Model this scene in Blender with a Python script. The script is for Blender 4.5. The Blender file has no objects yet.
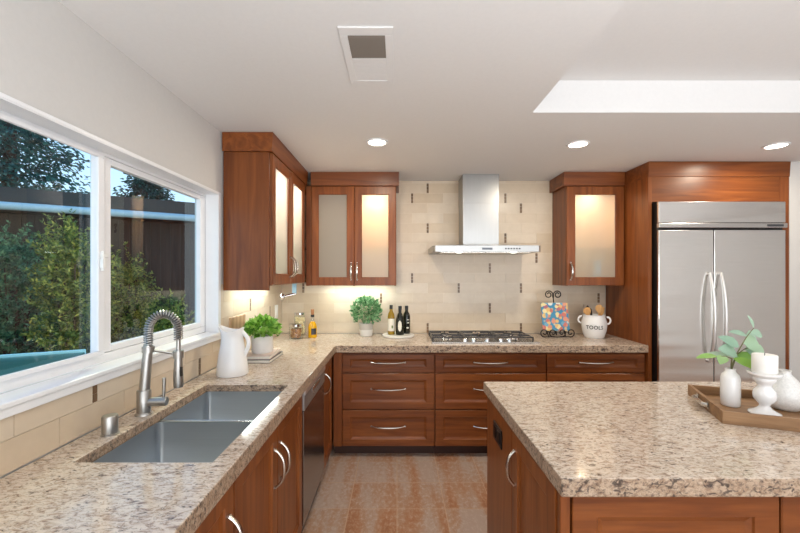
import bpy, bmesh, math, random
from mathutils import Vector, Matrix
R = math.radians
PI = math.pi
scene = bpy.context.scene
COL = scene.collection

# ------------------------------------------------------------------ camera
F = 385.0                      # focal length in pixels of the 800 px wide frame
EYE = 1.537
cam_d = bpy.data.cameras.new('camera')
cam_d.sensor_width = 36.0
cam_d.lens = F / 800 * 36
cam_d.shift_x = 3 / 800
cam_d.shift_y = 7.5 / 800
cam_d.clip_start = 0.05
cam = bpy.data.objects.new('camera', cam_d)
cam.location = (0, 0, EYE)
cam.rotation_euler = (R(90), 0, 0)
COL.objects.link(cam)
scene.camera = cam

# ------------------------------------------------------------------ view, world, lights
vs = scene.view_settings
scene.display_settings.display_device = 'sRGB'
vs.view_transform = 'Standard'
vs.look = 'None'
vs.gamma = 1.0
vs.exposure = 0.0
vs.use_curve_mapping = False

world = bpy.data.worlds.new('world')
scene.world = world
world.use_nodes = True
wn = world.node_tree
wn.nodes.clear()
w_out = wn.nodes.new('ShaderNodeOutputWorld')
w_bg = wn.nodes.new('ShaderNodeBackground')
w_tc = wn.nodes.new('ShaderNodeTexCoord')
w_sep = wn.nodes.new('ShaderNodeSeparateXYZ')
w_rmp = wn.nodes.new('ShaderNodeValToRGB')
w_rmp.color_ramp.elements[0].position = 0.0
w_rmp.color_ramp.elements[0].color = (0.74, 0.88, 1.0, 1)
w_rmp.color_ramp.elements[1].position = 0.7
w_rmp.color_ramp.elements[1].color = (0.10, 0.33, 0.72, 1)
wn.links.new(w_tc.outputs['Generated'], w_sep.inputs[0])
wn.links.new(w_sep.outputs['Z'], w_rmp.inputs['Fac'])
wn.links.new(w_rmp.outputs['Color'], w_bg.inputs['Color'])
wn.links.new(w_bg.outputs[0], w_out.inputs[0])
w_bg.inputs['Strength'].default_value = 1.8


def light(name, kind, loc, energy, color=(1, 1, 1), size=0.1, size_y=None, rot=(0, 0, 0), spread=None, shape=None):
    d = bpy.data.lights.new(name, kind)
    d.energy = energy
    d.color = color
    if kind == 'AREA':
        d.size = size
        if size_y:
            d.shape = 'RECTANGLE'
            d.size_y = size_y
        if shape:
            d.shape = shape
        if spread:
            d.spread = spread
    else:
        d.shadow_soft_size = size
    o = bpy.data.objects.new(name, d)
    o.location = loc
    o.rotation_euler = rot
    COL.objects.link(o)
    return o


# broad fill added behind the camera for front faces; no window is there
light('rear_fill_light', 'AREA', (1.6, -3.9, 1.15), 150, (0.88, 0.945, 1.0), 6.2, 2.1, (R(90), 0, 0))
# unseen uplight added to brighten the ceiling and bounce off it
light('ceiling_fill_light', 'AREA', (1.2, -1.2, 1.0), 148, (0.85, 0.93, 1.0), 3.0, 2.4, (R(180), 0, 0))
# warm light added outside the window to brighten the bushes, without a fixture
light('garden_fill_light', 'AREA', (-1.6, 2.9, 2.55), 105, (1.0, 0.88, 0.56), 0.3, 0.2, (R(62), 0, R(105)))

# ------------------------------------------------------------------ material helpers


def lin(c):
    f = lambda v: v / 12.92 if v <= 0.04045 else ((v + 0.055) / 1.055) ** 2.4
    return (f(c[0] / 255), f(c[1] / 255), f(c[2] / 255), 1)


class NT:
    def __init__(self, name):
        self.m = bpy.data.materials.new(name)
        self.m.use_nodes = True
        self.t = self.m.node_tree
        self.b = self.t.nodes['Principled BSDF']
        self.o = self.t.nodes['Material Output']

    def n(self, kind, **kw):
        x = self.t.nodes.new('ShaderNode' + kind)
        for k, v in kw.items():
            if k.startswith('i_'):
                x.inputs[k[2:].replace('_', ' ')].default_value = v
            else:
                setattr(x, k, v)
        return x

    def l(self, a, b):
        self.t.links.new(a, b)

    def ramp(self, fac, stops, interp='LINEAR'):
        r = self.n('ValToRGB')
        cr = r.color_ramp
        cr.interpolation = interp
        while len(cr.elements) < len(stops):
            cr.elements.new(0.5)
        for e, (p, c) in zip(cr.elements, stops):
            e.position = p
            e.color = c
        self.l(fac, r.inputs['Fac'])
        return r.outputs['Color']

    def mix(self, a, b, fac, mode='MIX'):
        x = self.n('Mix', data_type='RGBA', blend_type=mode)
        for s, val in ((x.inputs[6], a), (x.inputs[7], b), (x.inputs[0], fac)):
            if hasattr(val, 'is_output'):
                self.l(val, s)
            else:
                s.default_value = val
        return x.outputs[2]

    def coords(self, scale=(1, 1, 1), rot=(0, 0, 0), out='Object'):
        tc = self.n('TexCoord')
        mp = self.n('Mapping')
        mp.inputs['Scale'].default_value = scale
        mp.inputs['Rotation'].default_value = rot
        self.l(tc.outputs[out], mp.inputs['Vector'])
        return mp.outputs['Vector']

    def noise(self, vec, scale, detail=4, rough=0.6, dist=0.0):
        x = self.n('TexNoise')
        x.inputs['Scale'].default_value = scale
        x.inputs['Detail'].default_value = detail
        x.inputs['Roughness'].default_value = rough
        x.inputs['Distortion'].default_value = dist
        self.l(vec, x.inputs['Vector'])
        return x.outputs['Fac']

    def bump(self, h, strength, dist=0.01):
        b = self.n('Bump')
        b.inputs['Strength'].default_value = strength
        b.inputs['Distance'].default_value = dist
        self.l(h, b.inputs['Height'])
        self.l(b.outputs[0], self.b.inputs['Normal'])


def plain(name, rgb, rough=0.5, metal=0.0, spec=None, var=0.0, scale=20, **kw):
    t = NT(name)
    c = lin(rgb)
    t.b.inputs['Roughness'].default_value = rough
    t.b.inputs['Metallic'].default_value = metal
    if spec is not None:
        t.b.inputs['Specular IOR Level'].default_value = spec
    f = t.noise(t.coords(), scale, 3)
    lo = tuple(x * (1 - var) for x in c[:3]) + (1,)
    hi = tuple(min(1, x * (1 + var)) for x in c[:3]) + (1,)
    t.l(t.ramp(f, [(0.3, lo), (0.7, hi)]), t.b.inputs['Base Color'])
    for k, v in kw.items():
        t.b.inputs[k.replace('_', ' ')].default_value = v
    return t.m


def wood(name, grain, dark, mid, light_, rough=0.36, coat=0.06):
    """grain: axis index the fibres run along"""
    t = NT(name)
    sc = [14.0, 14.0, 14.0]
    sc[grain] = 1.1
    oi = t.n('ObjectInfo')
    tc = t.n('TexCoord')
    add = t.n('VectorMath', operation='ADD')
    mul = t.n('VectorMath', operation='SCALE')
    cmb = t.n('CombineXYZ')
    for k in range(3):
        t.l(oi.outputs['Random'], cmb.inputs[k])
    t.l(cmb.outputs[0], mul.inputs[0])
    mul.inputs['Scale'].default_value = 7.0
    t.l(tc.outputs['Object'], add.inputs[0])
    t.l(mul.outputs[0], add.inputs[1])
    mp = t.n('Mapping')
    mp.inputs['Scale'].default_value = sc
    t.l(add.outputs[0], mp.inputs['Vector'])
    f1 = t.noise(mp.outputs[0], 1.0, 5, 0.55, 1.2)
    mp2 = t.n('Mapping')
    s2 = [120.0] * 3
    s2[grain] = 5.0
    mp2.inputs['Scale'].default_value = s2
    t.l(add.outputs[0], mp2.inputs['Vector'])
    f2 = t.noise(mp2.outputs[0], 1.0, 2, 0.5)
    c1 = t.ramp(f1, [(0.28, lin(dark)), (0.5, lin(mid)), (0.74, lin(light_))])
    c2 = t.mix(c1, lin(dark), t.ramp(f2, [(0.5, (0, 0, 0, 1)), (0.8, (0.3, 0.3, 0.3, 1))]))
    hsv = t.n('HueSaturation')
    mr = t.n('MapRange')
    mr.inputs['To Min'].default_value = 0.9
    mr.inputs['To Max'].default_value = 1.1
    t.l(oi.outputs['Random'], mr.inputs['Value'])
    t.l(mr.outputs[0], hsv.inputs['Value'])
    t.l(c2, hsv.inputs['Color'])
    t.l(hsv.outputs[0], t.b.inputs['Base Color'])
    t.b.inputs['Roughness'].default_value = rough
    t.b.inputs['Coat Weight'].default_value = coat
    t.b.inputs['Specular IOR Level'].default_value = 0.36
    t.b.inputs['Coat Roughness'].default_value = 0.2
    return t.m


def granite(name, rough, bump, edge=0.0):
    t = NT(name)
    v = t.coords((1.0, 1.9, 1.5), (0, 0, R(-10)))
    big = t.noise(v, 7, 5, 0.6, 0.6)
    mid = t.noise(v, 34, 7, 0.7, 0.9)
    fine = t.noise(t.coords((1.0, 1.6, 1.3), (0, 0, R(20))), 95, 4, 0.65, 0.4)
    c = t.ramp(mid, [(0.33, lin((122, 98, 82))), (0.42, lin((182, 160, 140))), (0.52, lin((212, 197, 180))), (0.62, lin((222, 208, 192))), (0.76, lin((192, 172, 160)))])
    c = t.mix(c, lin((208, 188, 168)), t.ramp(big, [(0.45, (0, 0, 0, 1)), (0.75, (0.45 + edge * 0.5, 0.45 + edge * 0.5, 0.45 + edge * 0.5, 1))]))
    if edge:
        c = t.mix(c, lin((206, 174, 132)), 0.5, 'MULTIPLY')
    c = t.mix(c, lin((112, 92, 80)), t.ramp(fine, [(0.55 - edge * 0.1, (0, 0, 0, 1)), (0.68 - edge * 0.1, (0.8, 0.8, 0.8, 1))]))
    v2 = t.coords((1.0, 2.6, 1.6), (0, 0, R(9)))
    spots = t.noise(v2, 38, 4, 0.6, 0.9)
    c = t.mix(c, lin((66, 52, 46)), t.ramp(spots, [(0.58 - edge * 0.16, (0, 0, 0, 1)), (0.67 - edge * 0.16, (0.9, 0.9, 0.9, 1))]))
    t.l(c, t.b.inputs['Base Color'])
    t.b.inputs['Roughness'].default_value = rough
    if bump:
        t.bump(mid, bump, 0.012)
    return t.m


def brushed(name, rgb, rough, axis, wave=0.0):
    t = NT(name)
    sc = [260.0] * 3
    sc[axis] = 4.0
    f = t.noise(t.coords(tuple(sc)), 1.0, 2)
    t.b.inputs['Metallic'].default_value = 1.0
    c = lin(rgb)
    t.l(t.ramp(f, [(0.3, tuple(x * 0.93 for x in c[:3]) + (1,)), (0.7, c)]), t.b.inputs['Base Color'])
    r = t.n('MapRange')
    r.inputs['To Min'].default_value = rough * 0.8
    r.inputs['To Max'].default_value = rough * 1.25
    t.l(f, r.inputs['Value'])
    t.l(r.outputs[0], t.b.inputs['Roughness'])
    if wave:
        ws = [0.4] * 3
        ws[2] = 5.0
        t.bump(t.noise(t.coords(tuple(ws)), 1.0, 1), wave, 0.02)
    return t.m


def thin_glass(name, tint=(1, 1, 1), diffuse=0.0, dcol=(1, 1, 1), gloss=1.0, rough=0.0):
    """A thin pane: transparent, a clear reflection that grows at grazing angles, optionally a frosted share."""
    t = NT(name)
    t.t.nodes.remove(t.b)
    tr = t.n('BsdfTransparent')
    tr.inputs[0].default_value = (*tint, 1)
    gl = t.n('BsdfGlossy')
    gl.inputs['Roughness'].default_value = rough
    fr = t.n('Fresnel')
    fr.inputs['IOR'].default_value = 1.5
    mul = t.n('Math', operation='MULTIPLY')
    mul.inputs[1].default_value = gloss
    mul.use_clamp = True
    ge = t.n('NewGeometry')
    inv = t.n('Math', operation='SUBTRACT')
    inv.inputs[0].default_value = 1.0
    t.l(ge.outputs['Backfacing'], inv.inputs[1])
    fm = t.n('Math', operation='MULTIPLY')
    t.l(fr.outputs[0], fm.inputs[0])
    t.l(inv.outputs[0], fm.inputs[1])
    t.l(fm.outputs[0], mul.inputs[0])
    base = tr.outputs[0]
    if diffuse > 0:
        tl = t.n('BsdfTranslucent')
        tl.inputs[0].default_value = (*dcol, 1)
        df = t.n('BsdfDiffuse')
        df.inputs[0].default_value = (*dcol, 1)
        m0 = t.n('MixShader')
        m0.inputs[0].default_value = 0.35
        t.l(tl.outputs[0], m0.inputs[1])
        t.l(df.outputs[0], m0.inputs[2])
        m1 = t.n('MixShader')
        m1.inputs[0].default_value = diffuse
        t.l(tr.outputs[0], m1.inputs[1])
        t.l(m0.outputs[0], m1.inputs[2])
        base = m1.outputs[0]
    m = t.n('MixShader')
    t.l(mul.outputs[0], m.inputs[0])
    t.l(base, m.inputs[1])
    t.l(gl.outputs[0], m.inputs[2])
    t.l(m.outputs[0], t.o.inputs['Surface'])
    return t.m


def emit(name, rgb, strength):
    t = NT(name)
    t.b.inputs['Base Color'].default_value = lin(rgb)
    t.b.inputs['Emission Color'].default_value = lin(rgb)
    t.b.inputs['Emission Strength'].default_value = strength
    return t.m


def island_var(name, stops, rough, bump=0.0, nscale=18, coat=0.0, trans=0.0):
    """colour that differs from one loose piece to the next (tiles, leaves)"""
    t = NT(name)
    g = t.n('NewGeometry')
    c = t.ramp(g.outputs['Random Per Island'], [(p, lin(q)) for p, q in stops])
    nz = t.noise(t.coords(), nscale, 4)
    c = t.mix(c, (0.86, 0.84, 0.82, 1), nz, 'MULTIPLY') if nscale else c
    t.l(c, t.b.inputs['Base Color'])
    t.b.inputs['Roughness'].default_value = rough
    if bump:
        t.bump(nz, bump, 0.004)
    if trans:
        tl = t.n('BsdfTranslucent')
        t.l(c, tl.inputs[0])
        mx = t.n('MixShader')
        mx.inputs[0].default_value = trans
        t.l(t.b.outputs[0], mx.inputs[1])
        t.l(tl.outputs[0], mx.inputs[2])
        t.l(mx.outputs[0], t.o.inputs['Surface'])
    return t.m


def floor_mat():
    t = NT('slate_tile')
    v = t.coords((1, 1, 1))
    br = t.n('TexBrick')
    br.offset = 0.0
    br.inputs['Scale'].default_value = 1.0
    br.inputs['Mortar Size'].default_value = 0.003
    br.inputs['Mortar Smooth'].default_value = 0.1
    br.inputs['Brick Width'].default_value = 0.315
    br.inputs['Row Height'].default_value = 0.315
    br.inputs['Color1'].default_value = (0, 0, 0, 1)
    br.inputs['Color2'].default_value = (1, 1, 1, 1)
    br.inputs['Mortar'].default_value = (0.5, 0.5, 0.5, 1)
    t.l(v, br.inputs['Vector'])
    f1 = t.noise(t.coords((6.5, 1.0, 1)), 1.0, 2, 0.5, 0.2)
    f2 = t.noise(t.coords((42, 26, 1)), 1.0, 6, 0.75, 0.3)
    m1 = t.n('Math', operation='MULTIPLY_ADD')
    m1.inputs[1].default_value = 0.24
    t.l(br.outputs['Color'], m1.inputs[0])
    t.l(f1, m1.inputs[2])
    m2 = t.n('Math', operation='MULTIPLY_ADD')
    m2.inputs[1].default_value = 0.52
    t.l(f2, m2.inputs[0])
    t.l(m1.outputs[0], m2.inputs[2])
    c = t.ramp(m2.outputs[0], [(0.56, lin((140, 94, 66))), (0.73, lin((164, 116, 84))), (0.84, lin((168, 134, 110))), (0.96, lin((172, 152, 140)))])
    c2 = t.ramp(f2, [(0.50, (0, 0, 0, 1)), (0.66, (0.5, 0.5, 0.5, 1))])
    c = t.mix(c, lin((196, 178, 166)), c2)
    c = t.mix(c, lin((186, 158, 134)), br.outputs['Fac'])
    t.l(c, t.b.inputs['Base Color'])
    t.b.inputs['Roughness'].default_value = 0.38
    t.bump(f2, 0.12, 0.004)
    return t.m


def picture_mat():
    """a printed picture of heaps of coloured fruit on blue"""
    t = NT('fruit_picture')
    v = t.coords((1, 1, 1))
    vo = t.n('TexVoronoi')
    vo.inputs['Scale'].default_value = 19
    t.l(v, vo.inputs['Vector'])
    sep = t.n('SeparateColor')
    t.l(vo.outputs['Color'], sep.inputs[0])
    vo.inputs['Scale'].default_value = 26
    c = t.ramp(sep.outputs[0], [(0.0, lin((208, 120, 104))), (0.2, lin((230, 190, 120))), (0.38, lin((222, 150, 120))), (0.5, lin((236, 220, 160))), (0.68, lin((112, 168, 196))), (0.82, lin((180, 110, 124))), (0.92, lin((226, 226, 214)))], 'CONSTANT')
    c = t.mix(c, lin((60, 140, 178)), t.ramp(vo.outputs['Distance'], [(0.52, (0, 0, 0, 1)), (0.66, (1, 1, 1, 1))]))
    t.l(c, t.b.inputs['Base Color'])
    t.b.inputs['Roughness'].default_value = 0.3
    return t.m


M = {}
M['wall'] = plain('painted_wall', (210, 207, 203), 0.7, var=0.015, scale=60)
M['ceiling'] = plain('ceiling_paint', (228, 226, 224), 0.8, var=0.012, scale=60)
M['trim'] = plain('white_trim', (240, 240, 241), 0.35, var=0.01)
CH = ((98, 49, 21), (127, 69, 30), (148, 86, 41))
M['wood_v'] = wood('cherry_wood_upright_grain', 2, *CH)
M['wood_h'] = wood('cherry_wood_level_grain', 0, *CH)
M['wood_y'] = wood('cherry_wood_deep_grain', 1, *CH)
M['wood_dark'] = plain('dark_toe_kick', (58, 30, 18), 0.5, var=0.1)
M['maple'] = wood('maple_interior', 2, (206, 172, 128), (222, 190, 148), (230, 202, 164), 0.4, 0.0)
M['white_int'] = plain('white_cabinet_interior', (236, 228, 216), 0.5, var=0.02)
M['tray_wood'] = wood('brown_tray_wood', 0, (98, 70, 46), (136, 102, 70), (164, 128, 92), 0.5, 0.0)
M['board_wood'] = wood('cutting_board_wood', 2, (158, 122, 90), (186, 150, 116), (200, 168, 134), 0.5, 0.0)
M['spoon_wood'] = wood('spoon_wood', 2, (180, 126, 70), (212, 160, 98), (228, 182, 122), 0.5, 0.0)
M['granite'] = granite('polished_granite', 0.10, 0)
M['granite_edge'] = granite('chiselled_granite_edge', 0.32, 0.7, 0.3)
M['steel'] = brushed('stainless_steel', (206, 204, 202), 0.24, 0)
M['fridge_steel'] = brushed('refrigerator_steel', (226, 224, 221), 0.16, 0, 0.45)
M['steel_v'] = brushed('stainless_steel_upright', (196, 194, 192), 0.22, 2)
M['dw_steel'] = brushed('dark_stainless', (150, 146, 143), 0.2, 1)
M['sink_steel'] = brushed('sink_steel', (184, 190, 194), 0.42, 0)
M['bright_pull'] = brushed('satin_steel_pull', (236, 235, 233), 0.42, 2)
M['panel_steel'] = brushed('control_panel_steel', (176, 174, 172), 0.48, 1)
M['hood_steel'] = brushed('hood_steel', (172, 171, 169), 0.33, 2)
M['nickel'] = plain('brushed_nickel', (205, 200, 192), 0.25, 1.0, var=0.03)
M['faucet_steel'] = plain('faucet_steel', (176, 174, 170), 0.34, 1.0, var=0.03)
M['chrome'] = plain('chrome', (225, 226, 228), 0.08, 1.0)
M['black'] = plain('black_enamel', (22, 22, 23), 0.35, var=0.1)
M['grate'] = plain('cast_iron_grate', (58, 58, 62), 0.3, 0.3, var=0.1)
M['iron'] = plain('black_iron', (34, 26, 22), 0.45, 0.4, var=0.1)
M['grout'] = plain('grout', (232, 218, 198), 0.8, var=0.03)
M['tile'] = island_var('cream_tile', [(0.0, (216, 196, 169)), (0.5, (222, 204, 180)), (1.0, (227, 211, 189))], 0.28, 0.06, 16)
M['mosaic'] = island_var('brown_glass_mosaic', [(0.0, (104, 78, 54)), (0.5, (140, 110, 80)), (1.0, (120, 94, 70))], 0.3, 0, 40)
M['floor'] = floor_mat()
M['pane'] = thin_glass('window_glass', (0.86, 0.95, 0.96), gloss=1.35)
M['frost'] = thin_glass('frosted_glass', (0.95, 0.95, 0.93), 0.38, (0.93, 0.92, 0.88), 0.7, 0.08)
M['jar'] = thin_glass('jar_glass', (0.97, 0.98, 0.97), 0.03, (1, 1, 1), 1.0)
M['shelf_glass'] = thin_glass('shelf_glass', (0.84, 0.90, 0.88), 0.22, (0.5, 0.6, 0.55), 1.0)
M['lens'] = emit('lit_downlight_lens', (255, 244, 226), 14.0)
M['cab_lens'] = emit('lit_cabinet_lamp', (255, 228, 190), 9.0)
M['bar_lens'] = emit('lit_light_bar', (244, 255, 244), 4.0)
M['ceramic'] = plain('white_glazed_ceramic', (240, 238, 236), 0.14, var=0.01)
M['matte_white'] = plain('matt_white_ceramic', (232, 230, 226), 0.5, var=0.02)
M['pot_grey'] = plain('pale_grey_pot', (196, 190, 182), 0.6, var=0.05)
M['speckled'] = plain('speckled_white_ceramic', (232, 230, 226), 0.35, var=0.10, scale=140)
M['marble'] = plain('pale_marble', (232, 228, 220), 0.3, var=0.05, scale=12)
M['wax'] = plain('white_wax', (243, 240, 234), 0.55, var=0.01)
M['soil'] = plain('soil', (60, 44, 32), 0.95, var=0.3, scale=80)
M['leaf_bright'] = island_var('bright_green_leaf', [(0.0, (76, 136, 36)), (0.5, (128, 184, 64)), (1.0, (180, 216, 112))], 0.45, 0, 0, trans=0.25)
M['leaf_cool'] = island_var('cool_green_leaf', [(0.0, (58, 108, 64)), (0.5, (106, 158, 104)), (1.0, (166, 202, 156))], 0.5, 0, 0, trans=0.2)
M['leaf_euc'] = island_var('eucalyptus_leaf', [(0.0, (150, 184, 160)), (0.45, (178, 204, 182)), (0.6, (136, 184, 76)), (1.0, (164, 206, 100))], 0.5, 0, 0, trans=0.25)
M['leaf_bush'] = island_var('garden_leaf', [(0.0, (56, 78, 34)), (0.5, (108, 124, 52)), (1.0, (176, 166, 78))], 0.6, 0, 0, trans=0.2)
M['leaf_bluegreen'] = island_var('blue_green_leaf', [(0.0, (44, 86, 60)), (0.5, (78, 122, 88)), (1.0, (120, 158, 112))], 0.6, 0, 0, trans=0.2)
M['leaf_tree'] = island_var('conifer_needles', [(0.0, (24, 62, 58)), (0.6, (40, 94, 86)), (1.0, (70, 130, 114))], 0.7, 0, 0, trans=0.1)
M['bark'] = plain('bark', (62, 46, 36), 0.9, var=0.25)
M['stem'] = plain('brown_green_stem', (110, 108, 70), 0.7, var=0.1)
M['oil'] = plain('golden_oil', (214, 160, 20), 0.08, var=0.03, **{'Emission_Strength': 0.0})
M['oil_pale'] = plain('pale_olive_oil', (150, 120, 30), 0.1, var=0.05)
M['dark_glass'] = plain('dark_bottle_glass', (24, 26, 16), 0.08, var=0.05)
M['label'] = plain('paper_label', (232, 228, 214), 0.6, var=0.02)
M['label_green'] = plain('olive_print', (104, 122, 60), 0.6, var=0.1)
M['cork'] = plain('cork', (176, 124, 84), 0.8, var=0.12, scale=90)
M['pasta'] = island_var('dry_pasta', [(0, (228, 206, 150)), (1, (240, 224, 182))], 0.6, 0, 0)
M['nuts'] = island_var('nut_mix', [(0, (120, 74, 40)), (0.5, (176, 120, 70)), (1, (206, 160, 104))], 0.6, 0, 0)
M['book_white'] = plain('book_cover_white', (226, 216, 208), 0.4, var=0.03)
M['book_pink'] = plain('book_cover_rose', (206, 184, 172), 0.4, var=0.05)
M['book_dark'] = plain('book_spine_dark', (60, 58, 62), 0.4, var=0.1)
M['paper'] = plain('book_pages', (236, 230, 218), 0.8, var=0.03, scale=100)
M['picture'] = picture_mat()
M['print_black'] = plain('black_print', (30, 30, 32), 0.5)
M['plate_white'] = plain('white_plastic', (238, 238, 234), 0.35)
M['vent_dark'] = plain('duct_dark', (44, 38, 34), 0.8)
M['vent_slat'] = plain('vent_slat', (108, 96, 84), 0.5)
M['fence'] = wood('dark_board_wall', 2, (26, 19, 17), (44, 32, 28), (62, 46, 40), 0.7, 0.0)
M['fascia'] = plain('dark_fascia', (26, 30, 33), 0.5, var=0.1)
M['gutter'] = plain('pale_gutter', (176, 196, 206), 0.35, var=0.04)
M['roof'] = plain('dark_roof', (24, 33, 38), 0.8, var=0.2)
M['teal'] = plain('teal_cover', (34, 84, 84), 0.3, var=0.1)
M['pale_blue'] = plain('pale_blue_edge', (150, 196, 214), 0.4)
M['earth'] = plain('garden_earth', (70, 58, 44), 0.95, var=0.3, scale=6)
M['house'] = plain('house_siding', (170, 160, 146), 0.8, var=0.03)
M['duct_tape'] = plain('chrome_print', (90, 92, 96), 0.3, 0.8)
M['blue_plastic'] = plain('pale_blue_plastic', (150, 186, 206), 0.3)

# ------------------------------------------------------------------ mesh builder


class MB:
    def __init__(s):
        s.v, s.f, s.m, s.sm = [], [], [], []

    def add(s, vs_, fs, mat=0, smooth=False):
        b = len(s.v)
        s.v.extend(tuple(p) for p in vs_)
        for f in fs:
            s.f.append([b + i for i in f])
            s.m.append(mat)
            s.sm.append(smooth)
        return s

    def box(s, x0, x1, y0, y1, z0, z1, mat=0):
        v = [(x, y, z) for z in (z0, z1) for y in (y0, y1) for x in (x0, x1)]
        return s.add(v, [(0, 2, 3, 1), (4, 5, 7, 6), (0, 1, 5, 4), (1, 3, 7, 5), (3, 2, 6, 7), (2, 0, 4, 6)], mat)

    def prism(s, pts, axis, a, b, mat=0, smooth=False):
        """pts: 2D outline in the plane of the two other axes, extruded from a to b along axis"""
        def p3(q, t):
            q = list(q)
            q.insert(axis, t)
            return tuple(q)
        n = len(pts)
        v = [p3(q, a) for q in pts] + [p3(q, b) for q in pts]
        f = [tuple(range(n))[::-1], tuple(range(n, 2 * n))]
        f += [(i, (i + 1) % n, n + (i + 1) % n, n + i) for i in range(n)]
        return s.add(v, f, mat, smooth)

    def tube(s, pts, r, n=10, mat=0, caps=True, closed=False, flat=1.0, up=None):
        P = [Vector(p) for p in pts]
        rr = r if isinstance(r, (list, tuple)) else [r] * len(P)
        N = len(P)
        tang = []
        for i in range(N):
            a = P[(i - 1) % N] if (closed or i > 0) else P[i]
            b = P[(i + 1) % N] if (closed or i < N - 1) else P[i]
            tang.append((b - a).normalized())
        ref = Vector(up) if up else Vector((0, 0, 1))
        if abs(tang[0].dot(ref)) > 0.95:
            ref = Vector((1, 0, 0))
        u = (ref - tang[0] * ref.dot(tang[0])).normalized()
        vv = []
        for i in range(N):
            u = (u - tang[i] * u.dot(tang[i])).normalized()
            w = tang[i].cross(u)
            for k in range(n):
                a = 2 * PI * k / n
                vv.append(P[i] + (u * math.cos(a) * flat + w * math.sin(a)) * rr[i])
        ff = []
        for i in range(N if closed else N - 1):
            j = (i + 1) % N
            for k in range(n):
                ff.append((i * n + k, i * n + (k + 1) % n, j * n + (k + 1) % n, j * n + k))
        s.add(vv, ff, mat, True)
        if caps and not closed:
            b = len(s.v) - N * n
            s.f.append([b + k for k in range(n)][::-1]); s.m.append(mat); s.sm.append(False)
            s.f.append([b + (N - 1) * n + k for k in range(n)]); s.m.append(mat); s.sm.append(False)
        return s

    def lathe(s, prof, n=32, c=(0, 0, 0), mat=0, axis=2, warp=None):
        rings = []
        vv, ff = [], []
        for (r, z) in prof:
            if r < 1e-6:
                rings.append([len(vv)]); vv.append((0, 0, z))
            else:
                ids = []
                for k in range(n):
                    a = 2 * PI * k / n
                    ids.append(len(vv))
                    vv.append((r * math.cos(a), r * math.sin(a), z))
                rings.append(ids)
        for A, B in zip(rings[:-1], rings[1:]):
            for k in range(n):
                k2 = (k + 1) % n
                if len(A) == 1 and len(B) == 1:
                    continue
                if len(A) == 1:
                    ff.append((A[0], B[k2], B[k]))
                elif len(B) == 1:
                    ff.append((A[k], A[k2], B[0]))
                else:
                    ff.append((A[k], A[k2], B[k2], B[k]))
        if warp:
            vv = [warp(*p) for p in vv]
        if axis == 0:
            vv = [(z, x, y) for x, y, z in vv]
        elif axis == 1:
            vv = [(y, z, x) for x, y, z in vv]
        vv = [(x + c[0], y + c[1], z + c[2]) for x, y, z in vv]
        return s.add(vv, ff, mat, True)

    def cyl(s, c, r, z0, z1, n=24, mat=0, axis=2):
        return s.lathe([(0, z0), (r, z0), (r, z0), (r, z1), (r, z1), (0, z1)], n, c, mat, axis)

    def ball(s, c, r, n=14, mat=0, sz=1.0):
        m = n // 2
        return s.lathe([(r * math.sin(PI * i / m), -r * sz * math.cos(PI * i / m)) for i in range(m + 1)], n, c, mat)

    def leaf(s, p, d, nrm, L, W, mat=0, fold=0.25):
        p, d = Vector(p), Vector(d).normalized()
        nrm = Vector(nrm)
        side = d.cross(nrm)
        if side.length < 1e-3:
            side = d.orthogonal()
        side.normalize()
        up = side.cross(d)
        a = p
        tip = p + d * L - up * L * 0.12
        m1 = p + d * L * 0.48
        l1 = m1 + side * W / 2 + up * W * fold
        r1 = m1 - side * W / 2 + up * W * fold
        return s.add([a, r1, tip, l1, m1], [(0, 1, 4), (1, 2, 4), (2, 3, 4), (3, 0, 4)], mat, True)

    def build(s, name, mats, parent=None, loc=(0, 0, 0), rot=(0, 0, 0), bevel=0.0, seg=2, ang=40, label=None, auto=True, recalc=True, weld=False):
        me = bpy.data.meshes.new(name)
        me.from_pydata(s.v, [], s.f)
        for m in (mats if isinstance(mats, (list, tuple)) else [mats]):
            me.materials.append(M[m] if isinstance(m, str) else m)
        me.polygons.foreach_set('material_index', s.m)
        me.polygons.foreach_set('use_smooth', s.sm)
        if recalc or weld:
            bm = bmesh.new()
            bm.from_mesh(me)
            if weld:
                bmesh.ops.remove_doubles(bm, verts=bm.verts, dist=1e-5)
            if recalc:
                bmesh.ops.recalc_face_normals(bm, faces=bm.faces)
            bm.to_mesh(me)
            bm.free()
        if auto and any(s.sm):
            me.set_sharp_from_angle(angle=R(ang))
        me.update()
        o = bpy.data.objects.new(name, me)
        COL.objects.link(o)
        o.location = loc
        o.rotation_euler = rot
        if parent is not None:
            o.parent = parent
        if bevel:
            bv = o.modifiers.new('bevel', 'BEVEL')
            bv.width = bevel
            bv.segments = seg
            bv.limit_method = 'ANGLE'
            bv.angle_limit = R(40)
            bv.harden_normals = False
        if label:
            o['label'] = label
        return o


def tag(o, label, cat, group=None, kind=None):
    o['label'] = label
    o['category'] = cat
    if group:
        o['group'] = group
    if kind:
        o['kind'] = kind
    return o


def thing(name, label, cat, loc=(0, 0, 0), rotz=0.0, group=None):
    o = bpy.data.objects.new(name, None)
    o.empty_display_size = 0.05
    COL.objects.link(o)
    o.location = loc
    o.rotation_euler = (0, 0, rotz)
    return tag(o, label, cat, group)


def struct(mb, name, mats, parent=None, **kw):
    o = mb.build(name, mats, parent, **kw)
    if parent is None:
        o['kind'] = 'structure'
    return o


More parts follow.
